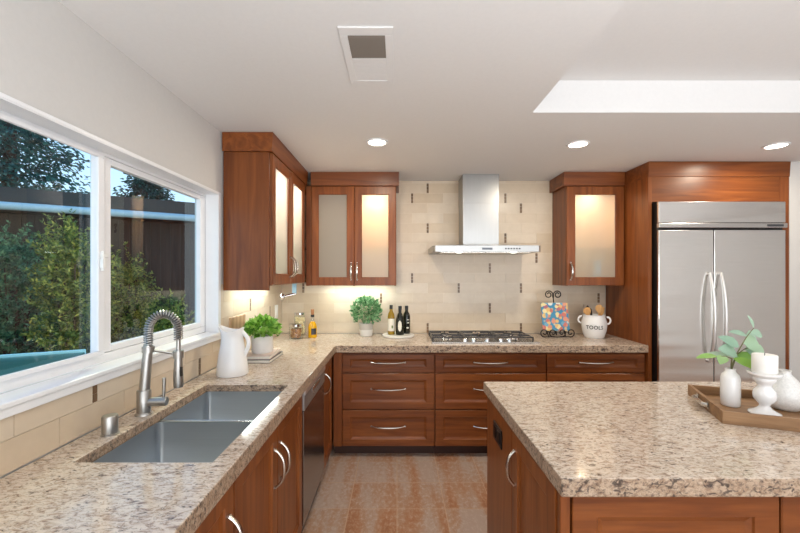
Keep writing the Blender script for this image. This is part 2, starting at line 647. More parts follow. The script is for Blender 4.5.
def dup(root, loc=None, rotz=None, label=None, group=None):
    r = root.copy()
    COL.objects.link(r)
    if loc is not None:
        r.location = loc
    if rotz is not None:
        r.rotation_euler = (0, 0, rotz)
    if label:
        r['label'] = label
    if group:
        r['group'] = group
    for ch in list(root.children):
        c = ch.copy()
        COL.objects.link(c)
        c.parent = r
        for g in list(ch.children):
            d = g.copy()
            COL.objects.link(d)
            d.parent = c
    return r


# ------------------------------------------------------------------ main sizes (metres)
XL = -1.15          # tiled face of the left wall
YB = 3.85           # tiled face of the back wall
ZC = 0.945          # worktop
ZT = 0.885          # underside of the worktop
CEIL = 2.471
XR, YN = 5.4, -4.4  # far side wall and the wall behind the camera
YF = 3.187          # front edge of the back worktop
XF = -0.509         # front edge of the side worktop

# ------------------------------------------------------------------ room shell
struct(MB().box(-1.30, XR, YN, 4.0, -0.12, 0.0), 'floor', 'floor')
TX0, TX1, TY0, TY1, TH = 0.784, 4.6, -2.4, 2.227, 0.185
c = MB()
c.box(-1.30, TX0, YN, 4.0, CEIL, CEIL + TH + 0.1)
c.box(TX1, XR, YN, 4.0, CEIL, CEIL + TH + 0.1)
c.box(TX0, TX1, TY1, 4.0, CEIL, CEIL + TH + 0.1)
c.box(TX0, TX1, YN, TY0, CEIL, CEIL + TH + 0.1)
c.box(TX0, TX1, TY0, TY1, CEIL + TH, CEIL + TH + 0.1)
struct(c, 'ceiling', 'ceiling')

WY0, WY1, WZ0, WZ1 = 0.80, 2.475, 1.165, 2.05   # window opening
XW = XL - 0.008                                  # plaster face of the left wall
w = MB()
w.box(-1.30, XW, YN, WY0, 0, CEIL)
w.box(-1.30, XW, WY1, 4.0, 0, CEIL)
w.box(-1.30, XW, WY0, WY1, 0, WZ0 - 0.0185)
w.box(-1.30, XW, WY0, WY1, WZ1, CEIL)
wall_left = struct(w, 'wall_left', 'wall')
wall_back = struct(MB().box(XW, 3.26, YB + 0.008, 4.0, 0, CEIL), 'wall_back', 'wall')
struct(MB().box(3.262, XR, 3.2, 3.35, 0, CEIL), 'wall_fridge_side', 'wall')
struct(MB().box(XR, XR + 0.15, YN, 3.35, 0, CEIL), 'wall_right', 'wall')
struct(MB().box(-1.30, XR, YN - 0.15, YN, 0, CEIL), 'wall_rear', 'wall')

# tiles: running bond with slim brown mosaic inserts in some of the joints
ROW, LEN, GAP, INS = 0.0998, 0.311, 0.0022, 0.021


def tiling(spec, origin, rows, inserts, put):
    """spec(row) -> list of (a0, a1, zmax) spans; put(mb, a0, a1, z0, z1, mat)"""
    tiles, mos = MB(), MB()
    for r in range(rows):
        zb = 0.9475 + r * ROW
        for (A0, A1, zmax) in spec(r):
            z0, z1 = zb + GAP / 2, min(zb + ROW - GAP / 2, zmax)
            if z1 - z0 < 0.004:
                continue
            par = 0 if r % 2 else 1
            k = math.floor((A0 - origin) / (LEN / 2)) - 3
            js = []
            while origin + k * LEN / 2 < A1 + LEN:
                if k % 2 == par:
                    js.append((k, origin + k * LEN / 2))
                k += 1
            for (k0, a), (k1, b) in zip(js[:-1], js[1:]):
                a2 = a + (INS / 2 + GAP if (k0, r) in inserts else GAP / 2)
                b2 = b - (INS / 2 + GAP if (k1, r) in inserts else GAP / 2)
                a2, b2 = max(a2, A0), min(b2, A1)
                if b2 - a2 > 0.004:
                    put(tiles, a2, b2, z0, z1)
            for (k0, a) in js:
                if (k0, r) in inserts and A0 < a < A1:
                    for q in range(3):
                        h = (ROW - GAP) / 3
                        q0, q1 = zb + GAP / 2 + q * h + 0.001, min(zb + GAP / 2 + (q + 1) * h - 0.001, zmax)
                        if q1 - q0 > 0.004:
                            put(mos, a - INS / 2, a + INS / 2, q0, q1)
    return tiles, mos


def put_back(mb, a, b, z0, z1):
    mb.box(a, b, YB, YB + 0.006, z0, z1)


def put_left(mb, a, b, z0, z1):
    mb.box(XL - 0.006, XL, a, b, z0, z1)


ins_back = {(1, 14), (0, 13), (1, 10), (6, 13), (7, 12), (6, 9), (8, 7), (5, 6), (0, 5), (3, 4), (7, 4), (5, 2), (1, 0), (7, 0),
            (-2, 3), (-7, 4), (12, 3)}
tiles, mos = tiling(lambda r: [(XL + 0.001, 2.083, CEIL - 0.002)], 0.151, 16, ins_back, put_back)
tb = tiles.build('tile_backsplash', 'tile', wall_back)
mos.build('mosaic_insert', 'mosaic', wall_back, label='slim dark brown mosaic inserts')
MB().box(XL, 2.083, YB + 0.0035, YB + 0.0079, 0.947, CEIL - 0.001).build('grout', 'grout', wall_back)
ins_left = {(0, 1), (2, 1), (5, 0), (10, 3), (13, 2), (-4, 1), (-7, 0)}
tiles, mos = tiling(lambda r: [(-1.5, 2.51, 1.116), (2.51, YB - 0.001, 1.47)], 1.467, 6, ins_left, put_left)
tiles.build('tile_backsplash', 'tile', wall_left)
mos.build('mosaic_insert', 'mosaic', wall_left, label='slim dark brown mosaic inserts')
g = MB()
g.box(XL - 0.0079, XL - 0.0035, -1.5, 2.51, 0.947, 1.116)
g.box(XL - 0.0079, XL - 0.0035, 2.51, YB, 0.947, 1.47)
g.build('grout', 'grout', wall_left)

# window 1: white frame, two panes, wide mullion, sill
win = bpy.data.objects.new('window_1', None)
COL.objects.link(win)
win.location = (XL, 1.63, WZ0)
win['kind'] = 'structure'


def lw(mb):     # shift world-built geometry into the window's own frame
    mb.v = [(x - XL, y - 1.63, z - WZ0) for x, y, z in mb.v]
    return mb


m = MB()        # frame set back in the opening
XG = -1.255
for (a0, a1, b0, b1) in ((WY0, WY1, WZ0, 1.205), (WY0, WY1, 2.032, WZ1), (WY0, 0.845, 1.205, 2.032), (2.41, WY1, 1.205, 2.032), (1.58, 1.657, 1.205, 2.032), (1.657, 2.41, 1.205, 1.234), (1.657, 2.41, 2.003, 2.032)):
    m.box(XG - 0.006, XG + 0.025, a0 + 0.001, a1 - 0.001, b0 + 0.001, b1 - 0.001)
lw(m).build('window_frame', 'trim', win, bevel=0.003)
m = MB()        # sliding sash on the camera side, a little proud
for (a0, a1, b0, b1) in ((0.845, 1.60, 1.205, 1.222), (0.845, 1.60, 2.015, 2.032), (0.845, 0.87, 1.222, 2.015), (1.567, 1.60, 1.222, 2.015)):
    m.box(XG + 0.027, XG + 0.04, a0, a1, b0, b1)
lw(m).build('window_sash', 'trim', win, bevel=0.002)
lw(MB().box(XG - 0.004, XG + 0.0, 0.84, 1.59, 1.20, 2.035)).build('pane', 'pane', win)
lw(MB().box(XG - 0.004, XG + 0.0, 1.65, 2.415, 1.20, 2.035)).build('pane', 'pane', win)
m = MB()
m.box(XG + 0.041, XG + 0.055, 1.572, 1.592, 1.56, 1.60).box(XG + 0.041, XG + 0.05, 1.575, 1.61, 1.605, 1.622)
m.box(XG + 0.041, XG + 0.052, 1.578, 1.586, 1.55, 1.63)
lw(m).build('window_latch', 'plate_white', win, bevel=0.002)
m = MB()        # casing flush round the opening and reveal
for (a0, a1, b0, b1) in ((WY0 - 0.05, WY1 + 0.03, WZ1, WZ1 + 0.014), (WY1, WY1 + 0.03, WZ0, WZ1), (WY0 - 0.05, WY0, WZ0, WZ1)):
    m.box(XW, XW + 0.012, a0, a1, b0, b1)
lw(m).build('window_casing', 'trim', win, bevel=0.002)
m = MB()        # reveals lining the opening
m.box(XG + 0.026, XW + 0.011, WY1 - 0.004, WY1 - 0.0005, WZ0, WZ1).box(XG + 0.026, XW + 0.011, WY0, WY1 - 0.004, WZ1 - 0.004, WZ1 - 0.0005)
lw(m).build('window_reveal', 'trim', win)
m = MB()        # sill board with its apron
m.box(XG + 0.026, XL + 0.022, WY0 - 0.09, WY1 + 0.04, WZ0 - 0.018, WZ0)
m.box(XL - 0.006, XL + 0.014, WY0 - 0.09, WY1 + 0.04, 1.117, WZ0 - 0.018)
lw(m).build('window_sill', 'trim', win, bevel=0.004)

# ------------------------------------------------------------------ kitchen units


def panel_front(mb, x0, x1, z0, z1, yf=-0.022, t=0.02, stile=0.065, rail=0.065, depth=0.012, slope=0.020, glass=False, mat=0):
    def ring(a, y):
        return [(x0 + a[0], y, z0 + a[1]), (x1 - a[0], y, z0 + a[1]), (x1 - a[0], y, z1 - a[1]), (x0 + a[0], y, z1 - a[1])]
    e = 0.003
    vv = ring((0, 0), yf + e) + ring((e, e), yf) + ring((stile, rail), yf)
    quads = lambda i, j: [(4 * i + k, 4 * i + (k + 1) % 4, 4 * j + (k + 1) % 4, 4 * j + k) for k in range(4)]
    if glass:
        vv += ring((stile + 0.006, rail + 0.006), yf + 0.007) + ring((stile + 0.006, rail + 0.006), yf + t) + ring((0, 0), yf + t)
        ff = quads(0, 1) + quads(1, 2) + quads(2, 3) + quads(3, 4) + quads(4, 5) + quads(5, 0)
    else:
        vv += ring((stile + 0.004, rail + 0.004), yf + depth * 0.5) + ring((stile + slope, rail + slope), yf + depth) + ring((0, 0), yf + t)
        ff = quads(0, 1) + quads(1, 2) + quads(2, 3) + quads(3, 4) + [(16, 17, 18, 19)] + quads(5, 0) + [(23, 22, 21, 20)]
    return mb.add(vv, ff, mat)


def pull(parent, x, z, L, yf, vertical, out=0.040):
    """arched bow pull whose ends meet the face at yf"""
    pts, rr = [], []
    n = 16
    for i in range(n + 1):
        s = -1 + 2 * i / n
        d = out * (1 - abs(s) ** 3.0)
        a = s * L / 2
        pts.append((x, yf - 0.002 - d, z + a) if vertical else (x + a, yf - 0.002 - d, z))
        rr.append(0.0068 + 0.0035 * (1 - abs(s)) if abs(s) < 0.97 else 0.0085)
    m = MB().tube(pts, rr, 8, flat=0.75)
    for s in (-1, 1):
        if vertical:
            m.lathe([(0, -0.006), (0.008, -0.006), (0.008, 0.0), (0, 0.0)], 10, (x, yf, z + s * L / 2), 0, 1)
        else:
            m.lathe([(0, -0.006), (0.008, -0.006), (0.008, 0.0), (0, 0.0)], 10, (x + s * L / 2, yf, z), 0, 1)
    return m.build('handle', 'nickel', parent)


def base_body(t, w, d, h=ZT - 0.002, toe=0.09, open_top=False, wallz=None):
    m = MB()
    if open_top:                       # sink unit: sides, floor and back only
        m.box(0, 0.018, 0, d, toe, 0.66).box(w - 0.018, w, 0, d, toe, 0.66).box(0, 0.018, 0, 0.02, 0.66, h).box(w - 0.018, w, 0, 0.02, 0.66, h).box(0.018, w - 0.018, 0, d, toe, toe + 0.018)
        m.box(0.018, w - 0.018, d - 0.012, d, toe + 0.018, 0.66).box(0.018, w - 0.018, 0, 0.018, h - 0.02, h)
    else:
        m.box(0, w, 0, d, toe, h)
    m.build('body', 'wood_v', t)
    MB().box(0, w, 0.055, 0.07, 0.0, toe).build('toe_kick', 'wood_dark', t)


def drawer(t, x0, x1, z0, z1, rail, L=0.28, zh=None):
    m = panel_front(MB(), x0, x1, z0, z1, stile=0.065, rail=rail)
    d = m.build('drawer', 'wood_h', t)
    pull(d, (x0 + x1) / 2, zh if zh else (z0 + z1) / 2 + 0.015, L, -0.022, False)
    return d


def door(t, x0, x1, z0, z1, hx, hz, L=0.18, stile=0.062):
    m = panel_front(MB(), x0, x1, z0, z1, stile=stile, rail=0.065)
    d = m.build('door', 'wood_v', t)
    if hx is not None:
        pull(d, hx, hz, L, -0.022, True)
    return d


FY = 3.225 + 0.022      # carcass front of the back run
DB = YB - 0.001 - FY
for (x0, x1, lab, fill) in (
        (-0.532, 0.316, 'cherry base unit of three drawers in the corner beside the dishwasher run', 0.07),
        (0.318, 1.251, 'wide cherry base unit of drawers under the gas cooktop', 0),
        (1.253, 2.082, 'cherry base unit of drawers beside the refrigerator panel', 0)):
    t = thing('drawer_cabinet', lab, 'cabinet', (x0, FY, 0), 0, 'drawer units along the back wall')
    wd = x1 - x0
    base_body(t, wd, DB)
    a = fill + 0.004
    if fill:
        MB().box(0.0, fill, -0.02, -0.001, 0.092, ZT - 0.004).build('filler', 'wood_v', t)
    drawer(t, a, wd - 0.004, 0.712, 0.866, 0.042, zh=0.797)
    drawer(t, a, wd - 0.004, 0.406, 0.702, 0.055, zh=0.575)
    drawer(t, a, wd - 0.004, 0.095, 0.396, 0.055, zh=0.262)

# the side run faces +X: local x runs away from the camera
FX = -0.535 - 0.022
DL = FX - XL - 0.001
t = thing('corner_cabinet', 'cherry corner base unit with one narrow door past the dishwasher', 'cabinet', (FX, 2.812, 0), R(90))
base_body(t, YB - 0.002 - 2.812, DL)
door(t, 0.004, 0.355, 0.095, 0.872, 0.05, 0.72, 0.145, 0.055)
t = thing('sink_cabinet', 'cherry double door base unit under the steel sink', 'cabinet', (FX, 1.268, 0), R(90))
base_body(t, 0.91, DL, open_top=True)
door(t, 0.004, 0.453, 0.095, 0.872, 0.415, 0.685, 0.165)
door(t, 0.458, 0.906, 0.095, 0.872, 0.495, 0.685, 0.165)
t = thing('base_cabinet', 'cherry base unit in the near end of the sink run', 'cabinet', (FX, 0.33, 0), R(90))
base_body(t, 0.936, DL, open_top=True)
door(t, 0.004, 0.464, 0.095, 0.872, 0.425, 0.685, 0.165)
door(t, 0.470, 0.932, 0.095, 0.872, 0.892, 0.685, 0.165)
t['label'] = 'cherry base unit cut by the frame, on the near side of the sink doors'

# dishwasher
t = thing('dishwasher', 'built-in dark stainless steel dishwasher with slim bar of buttons', 'dishwasher', (FX, 2.186, 0), R(90))
W = 0.618
MB().box(0.002, W, 0, DL - 0.02, 0.02, ZT - 0.004).build('body', 'black', t)
MB().box(0.004, W - 0.003, -0.026, -0.002, 0.10, 0.752).build('door', 'dw_steel', t, bevel=0.003)
p = MB().box(0.004, W - 0.003, -0.03, -0.002, 0.756, 0.872).build('control_panel', 'panel_steel', t, bevel=0.003)
MB().box(0.004, W - 0.003, -0.036, -0.0302, 0.846, 0.872).build('trim_strip', 'bright_pull', p)
MB().box(0.20, 0.44, -0.033, -0.0302, 0.806, 0.832).build('handle_recess', 'steel', p, bevel=0.001)
for k in range(5):
    MB().box(0.22 + k * 0.045, 0.235 + k * 0.045, -0.032, -0.0302, 0.785, 0.793).build('button', 'nickel', p)
MB().box(0.01, W - 0.01, 0.03, 0.05, 0.0, 0.095).build('toe_kick', 'black', t)

# ------------------------------------------------------------------ worktops


def cells(xs, ys, full, z0, z1):
    """slab made of the grid cells for which full(i, j) holds: polished top, chiselled sides"""
    mb = MB()
    nx, ny = len(xs) - 1, len(ys) - 1
    ok = lambda i, j: 0 <= i < nx and 0 <= j < ny and full(i, j)
    for i in range(nx):
        for j in range(ny):
            if not ok(i, j):
                continue
            x0, x1, y0, y1 = xs[i], xs[i + 1], ys[j], ys[j + 1]
            mb.add([(x0, y0, z1), (x1, y0, z1), (x1, y1, z1), (x0, y1, z1)], [(0, 1, 2, 3)], 0)
            mb.add([(x0, y0, z0), (x1, y0, z0), (x1, y1, z0), (x0, y1, z0)], [(3, 2, 1, 0)], 0)
            for (di, dj, a, b) in ((-1, 0, (x0, y1), (x0, y0)), (1, 0, (x1, y0), (x1, y1)), (0, -1, (x0, y0), (x1, y0)), (0, 1, (x1, y1), (x0, y1))):
                if not ok(i + di, j + dj):
                    mb.add([(*a, z0), (*b, z0), (*b, z1), (*a, z1)], [(0, 1, 2, 3)], 1)
    return mb


SX0, SX1, SY0, SY1 = -1.02, -0.582, 1.213, 2.058     # sink cut-out
xs = [XL + 0.001, SX0, SX1, XF, 2.083]
ys = [-0.9, SY0, SY1, YF, YB - 0.001]
mb = cells(xs, ys, lambda i, j: (j == 3 or i < 3) and not (i == 1 and j == 1), ZT, ZC)
ct = mb.build('worktop', ['granite', 'granite_edge'], bevel=0.004, seg=2, weld=True)
tag(ct, 'L-shaped beige speckled granite worktop with chiselled edge along two walls', 'worktop')

IX0, IX1, IY0, IY1 = 0.476, 2.62, 1.1145, 2.122
ic = cells([IX0, IX1], [IY0, IY1], lambda i, j: True, ZC - 0.056, ZC).build('island_worktop', ['granite', 'granite_edge'], bevel=0.005, seg=2, weld=True)
tag(ic, 'large rectangular beige speckled granite worktop on the kitchen island', 'worktop')

# island base
zt = ZC - 0.058
t = thing('kitchen_island', 'freestanding cherry kitchen island base with panelled sides', 'island', (0.488, 1.15, 0))
IW, ID = 2.07, 0.935
m = MB().box(0.02, IW, 0.024, ID, 0.09, zt)
m.build('body', 'wood_v', t)
MB().box(0.07, IW - 0.05, 0.07, ID - 0.05, 0.0, 0.09).build('toe_kick', 'wood_dark', t)
MB().box(0.0, 0.03, 0.0, 0.0235, 0.09, zt).build('corner_post', 'wood_v', t, bevel=0.003)
for k in range(3):
    x0 = 0.036 + k * 0.626
    p = panel_front(MB(), x0, x0 + 0.62, 0.095, zt - 0.006, yf=0.0, t=0.022, stile=0.075, rail=0.07)
    p.build('panel', 'wood_h', t)


def side(mb):   # geometry built facing -Y, turned to the island's side that faces the sink run
    mb.v = [(y + 0.02, ID - x, z) for x, y, z in mb.v]
    return mb


p = MB().box(0.0, 0.447, -0.02, -0.001, 0.092, zt - 0.004)
side(p).build('end_panel', 'wood_v', t, bevel=0.002)
d = side(panel_front(MB(), 0.451, 0.90, 0.095, zt - 0.006, yf=-0.021, t=0.02, stile=0.07)).build('door', 'wood_v', t)
h = pull(None, 0.492, 0.735, 0.14, -0.021, True, 0.028)
h.data.transform(Matrix(((0, 1, 0, 0.02), (-1, 0, 0, ID), (0, 0, 1, 0), (0, 0, 0, 1))))
h.parent = d

t = thing('power_outlet', 'black double power outlet on the side of the island', 'outlet', (0.487, 1.855, 0.765))
MB().box(-0.006, 0.0, -0.072, 0.072, -0.043, 0.043).build('cover_plate', 'black', t, bevel=0.002)
for y in (-0.036, 0.036):
    MB().box(-0.009, -0.0062, y - 0.017, y + 0.017, -0.026, 0.026).build('socket', 'iron', t, bevel=0.002)

# ------------------------------------------------------------------ sink and faucet
t = thing('sink', 'double bowl undermount stainless steel sink', 'sink', (SX0, SY0, ZC - 0.033))
SW, SD = SX1 - SX0, SY1 - SY0


def bowl(y0, y1, x0=0.010, x1=SW - 0.010, depth=0.2, top=0.0):
    m = MB()
    r = 0.025
    def ring(ins, z, rr, n=6):
        out = []
        for (cx, cy, a0) in ((x1 - ins - rr, y0 + ins + rr, -90), (x1 - ins - rr, y1 - ins - rr, 0), (x0 + ins + rr, y1 - ins - rr, 90), (x0 + ins + rr, y0 + ins + rr, 180)):
            for k in range(n + 1):
                a = R(a0 + 90 * k / n)
                out.append((cx + rr * math.cos(a), cy + rr * math.sin(a), z))
        return out
    rings = [ring(0, top, r), ring(0.002, -depth + 0.02, r), ring(0.02, -depth, r), ring(0.022, -depth - 0.003, r), ring(-0.004, -depth + 0.016, r), ring(-0.006, top - 0.007, r)]
    n = len(rings[0])
    vv = [p for g_ in rings for p in g_]
    ff = [(i * n + k, i * n + (k + 1) % n, (i + 1) * n + (k + 1) % n, (i + 1) * n + k) for i in range(5) for k in range(n)]
    ff += [(5 * n + k, 5 * n + (k + 1) % n, (k + 1) % n, k) for k in range(n)]
    ff += [tuple(2 * n + k for k in range(n)), tuple(3 * n + k for k in range(n))[::-1]]
    m.add(vv, ff, 0, True)
    return m


yd = 0.428
for (a, b) in ((0.010, yd - 0.010), (yd + 0.010, SD - 0.010)):
    bo = bowl(a, b, top=0.0).build('bowl', 'sink_steel', t, ang=50)
    MB().lathe([(0, 0.0), (0.03, 0.0), (0.045, 0.004), (0.045, 0.001)], 20, (SW * 0.5, (a + b) / 2 + 0.02, -0.199)).build('drain', 'steel', bo)
MB().box(0.0105, SW - 0.0105, yd - 0.0018, yd + 0.0018, -0.03, -0.001).build('divider', 'steel', t)
m = MB()
m.box(0.0035, 0.010, 0.0035, SD - 0.0035, -0.006, 0.0).box(SW - 0.010, SW - 0.0035, 0.0035, SD - 0.0035, -0.006, 0.0).box(0.0101, SW - 0.0101, 0.0035, 0.010, -0.006, 0.0).box(0.0101, SW - 0.0101, SD - 0.010, SD - 0.0035, -0.006, 0.0)
m.build('rim', 'steel', t)

# faucet with spring neck
FXp, FYp = -1.068, 1.625
t = thing('kitchen_faucet', 'tall brushed steel spring neck faucet beside the sink', 'faucet', (FXp, FYp, ZC))
LEAN = 0.012
b = MB().lathe([(0, 0), (0.034, 0), (0.033, 0.006), (0.027, 0.012), (0.027, 0.10), (0.024, 0.104), (0, 0.104)], 24)
b.build('base', 'faucet_steel', t)
MB().tube([(0.002, 0, 0.104), (LEAN, 0.01, 0.29)], [0.021, 0.018], 20).build('body', 'faucet_steel', t)
MB().tube([(0.02, 0, 0.052), (0.092, 0.010, 0.052)], 0.019, 18).build('valve', 'faucet_steel', t, bevel=0.003)
MB().tube([(0.078, 0.009, 0.07), (0.078, 0.012, 0.15)], [0.006, 0.0075], 10).build('lever', 'faucet_steel', t)
arc = []
top = 0.36
Rr = 0.056
dxy = Vector((0.93, 0.37, 0))
p0 = Vector((LEAN, 0.01, 0.29))
for z in (0.29, 0.31, 0.33, 0.35):
    arc.append(p0 + Vector((0, 0, z - 0.29)))
cx = arc[-1] + dxy * Rr
for k in range(1, 17):
    a = PI - PI * k / 16
    arc.append(cx + dxy * Rr * math.cos(a) + Vector((0, 0, Rr * 1.25 * math.sin(a))))
arc.append(arc[-1] + Vector((0, 0, -0.045)))
hs = MB().tube(arc, 0.0085, 10)
hs.build('hose', 'black', t)
# helix around the arc
dist = [0]
for a, b in zip(arc[:-1], arc[1:]):
    dist.append(dist[-1] + (b - a).length)
tot = dist[-1]
turns = 31
pts = []
for q in range(turns * 8 + 1):
    s = tot * q / (turns * 8)
    i = max(j for j in range(len(dist)) if dist[j] <= s + 1e-9)
    i = min(i, len(arc) - 2)
    f_ = (s - dist[i]) / (dist[i + 1] - dist[i])
    P = arc[i].lerp(arc[i + 1], f_)
    T = (arc[i + 1] - arc[i]).normalized()
    side_ = Vector((-dxy.y, dxy.x, 0)).normalized()
    up_ = T.cross(side_)
    an = 2 * PI * q / 8
    pts.append(P + (side_ * math.cos(an) + up_ * math.sin(an)) * 0.0150)
MB().tube(pts, 0.0040, 6).build('spring', 'faucet_steel', t)
e = arc[-1]
MB().tube([e, e + Vector((0, 0, -0.070))], 0.009, 12).build('hose_end', 'faucet_steel', t)
sp = MB().lathe([(0, -0.135), (0.019, -0.135), (0.021, -0.10), (0.017, -0.03), (0.015, 0.0), (0, 0.0)], 18, tuple(e + Vector((0, 0, -0.070))))
so = sp.build('spray_head', 'faucet_steel', t)
q = e + Vector((0.018, -0.010, -0.135))
MB().box(q.x - 0.002, q.x + 0.003, q.y - 0.006, q.y + 0.006, q.z - 0.02, q.z + 0.02).build('spray_button', 'black', so)
a = Vector((LEAN, 0.01, 0.272))
b_ = e + Vector((0, 0, -0.062))
MB().tube([a, b_], 0.006, 8).build('support_arm', 'faucet_steel', t)
MB().lathe([(0.0, -0.012), (0.024, -0.012), (0.024, 0.012), (0, 0.012)], 18, tuple(a)).build('arm_collar', 'faucet_steel', t)
MB().lathe([(0.0, -0.016), (0.021, -0.016), (0.021, 0.016), (0, 0.016)], 18, tuple(b_)).build('docking_ring', 'faucet_steel', t)
t = thing('air_gap_cap', 'short brushed steel air gap cap on the worktop before the faucet', 'air gap', (-1.062, 1.4245, ZC))
MB().lathe([(0, 0), (0.03, 0), (0.03, 0.004), (0.026, 0.006), (0.026, 0.064), (0.023, 0.07), (0, 0.07)], 24).build('cap', 'faucet_steel', t)

# ------------------------------------------------------------------ wall cabinets
UB = 1.428          # underside
CB = 2.345          # bottom of the crown
CT = CEIL - 0.002


def glass_door(t, x0, x1, z0, z1, hx, L=0.15, stile=0.062):
    d = panel_front(MB(), x0, x1, z0, z1, stile=stile, rail=0.07, glass=True).build('door', 'wood_v', t)
    MB().box(x0 + stile, x1 - stile, -0.013, -0.009, z0 + 0.07, z1 - 0.07).build('glass_pane', 'frost', d)
    pull(d, hx, z0 + 0.13, L, -0.022, True)
    return d


def upper_body(t, w, d, walls, inner, lift=0.0):
    """hollow carcass; walls: x of upright boards"""
    m = MB()
    h0, h1 = 0.0, CB - UB
    for x in walls:
        m.box(x, x + 0.018, 0, d, h0 if (x == 0 or lift < 0.02) else lift, h1)
    h0 = lift
    m.box(0.018, w - 0.018, 0, d, h0, h0 + 0.02).box(0.018, w - 0.018, 0, d, h1 - 0.02, h1)
    m.build('body', 'wood_v', t, bevel=0.0015)
    n = MB().box(0.0185, w - 0.0185, d - 0.012, d - 0.001, h0 + 0.0205, h1 - 0.0205)
    n.build('back_panel', inner, t)
    l = MB()
    for a, b in zip(walls[:-1], walls[1:]):
        l.box(a + 0.0185, a + 0.021, 0.006, d - 0.0125, h0 + 0.0205, h1 - 0.0205).box(b - 0.003, b - 0.0005, 0.006, d - 0.0125, h0 + 0.0205, h1 - 0.0205)
        l.box(a + 0.0215, b - 0.0035, 0.006, d - 0.0125, h0 + 0.0205, h0 + 0.023)
    l.build('interior_lining', inner, t)
    for a, b in zip(walls[:-1], walls[1:]):
        MB().box(a + 0.022, b - 0.004, 0.02, d - 0.014, 0.345, 0.352).build('shelf', 'shelf_glass', t)


def puck(t, x, y, E, col=(1.0, 0.80, 0.56)):
    z = CB - UB - 0.0205
    MB().lathe([(0, -0.012), (0.03, -0.012), (0.034, -0.002), (0, -0.002)], 20, (x, y, z)).build('cabinet_lamp', 'cab_lens', t)
    L = light('cabinet_lamp_light', 'AREA', (x, y, z - 0.016), E, col, 0.06, shape='DISK')
    L.parent = t


def crown_run(mb, pts):
    pass


# unit on the side wall: local x = +Y, front faces +X
UD = 0.302
t = thing('wall_cabinet', 'cherry wall cabinet with two lit glass doors beside the window', 'cabinet', (XL + 0.002 + UD, 2.545, UB), R(90), 'cherry wall cabinets with frosted glass doors')
Wd = YB - 0.003 - 2.545
upper_body(t, Wd, UD, [0, 0.45, 0.90, Wd - 0.018], 'white_int', 0.03)
glass_door(t, 0.010, 0.452, 0.034, CB - UB - 0.006, 0.418)
glass_door(t, 0.456, 0.90, 0.034, CB - UB - 0.006, 0.49)
puck(t, 0.235, 0.13, 2.4, (1.0, 0.90, 0.80))
puck(t, 0.69, 0.13, 2.8, (1.0, 0.90, 0.80))
m = MB()
m.prism([(-0.024, CB - UB), (-0.032, CT - UB), (UD - 0.001, CT - UB), (UD - 0.001, CB - UB)], 0, -0.02, 0.982)
m.build('crown', 'wood_h', t, bevel=0.002)
MB().box(0.10, 0.85, 0.19, 0.225, 0.018, 0.029).build('light_bar', 'bar_lens', t)
L = light('under_cabinet_light', 'AREA', (0.48, 0.21, 0.014), 3.0, (0.90, 1.0, 0.95), 0.74, 0.03)
L.parent = t

# unit on the back wall, in the corner
UFY = 3.52 + 0.022
x0 = -0.836
t = thing('wall_cabinet', 'cherry wall cabinet on the tiled wall, one glass door lit and one dull', 'cabinet', (x0, UFY, UB), 0, 'cherry wall cabinets with frosted glass doors')
Wd = -0.008 - x0
UD2 = YB - 0.001 - UFY
upper_body(t, Wd, UD2, [0, 0.432, Wd - 0.018], 'maple', 0.014)
MB().box(0.004, 0.048, -0.02, -0.001, 0.004, CB - UB - 0.004).build('filler', 'wood_v', t)
glass_door(t, 0.052, 0.443, 0.004, CB - UB - 0.006, 0.418)
glass_door(t, 0.447, Wd - 0.003, 0.004, CB - UB - 0.006, 0.472)
puck(t, 0.635, 0.12, 2.6)
m = MB().prism([(-0.024, CB - UB), (-0.032, CT - UB), (UD2 - 0.001, CT - UB), (UD2 - 0.001, CB - UB)], 0, 0.048, Wd + 0.026)
m.build('crown', 'wood_h', t, bevel=0.002)
MB().box(0.15, 0.75, 0.17, 0.205, 0.006, 0.013).build('light_bar', 'bar_lens', t)
L = light('under_cabinet_light', 'AREA', (0.45, 0.19, 0.002), 2.8, (0.90, 1.0, 0.95), 0.6, 0.03)
L.parent = t

# single door unit beside the refrigerator
x0 = 1.553
t = thing('wall_cabinet', 'narrow single door cherry wall cabinet above the tools crock', 'cabinet', (x0, UFY, UB), 0, 'cherry wall cabinets with frosted glass doors')
Wd = 2.083 - x0
upper_body(t, Wd, UD2, [0, Wd - 0.018], 'maple', 0.014)
glass_door(t, 0.003, Wd - 0.006, 0.004, CB - UB - 0.006, 0.035, 0.15, 0.072)
puck(t, 0.2, 0.12, 2.2)
m = MB().prism([(-0.024, CB - UB), (-0.032, CT - UB), (UD2 - 0.001, CT - UB), (UD2 - 0.001, CB - UB)], 0, -0.03, Wd - 0.001)
m.build('crown', 'wood_h', t, bevel=0.002)
tm = thing('glass_tumbler', 'pale blue glass tumbler on the bottom of the cabinet above the crock', 'glass', (x0 + 0.36, UFY + 0.14, UB + 0.0375))
MB().lathe([(0, 0), (0.035, 0), (0.04, 0.2), (0.037, 0.2), (0.032, 0.006), (0, 0.006)], 20).build('tumbler_body', 'blue_plastic', tm)

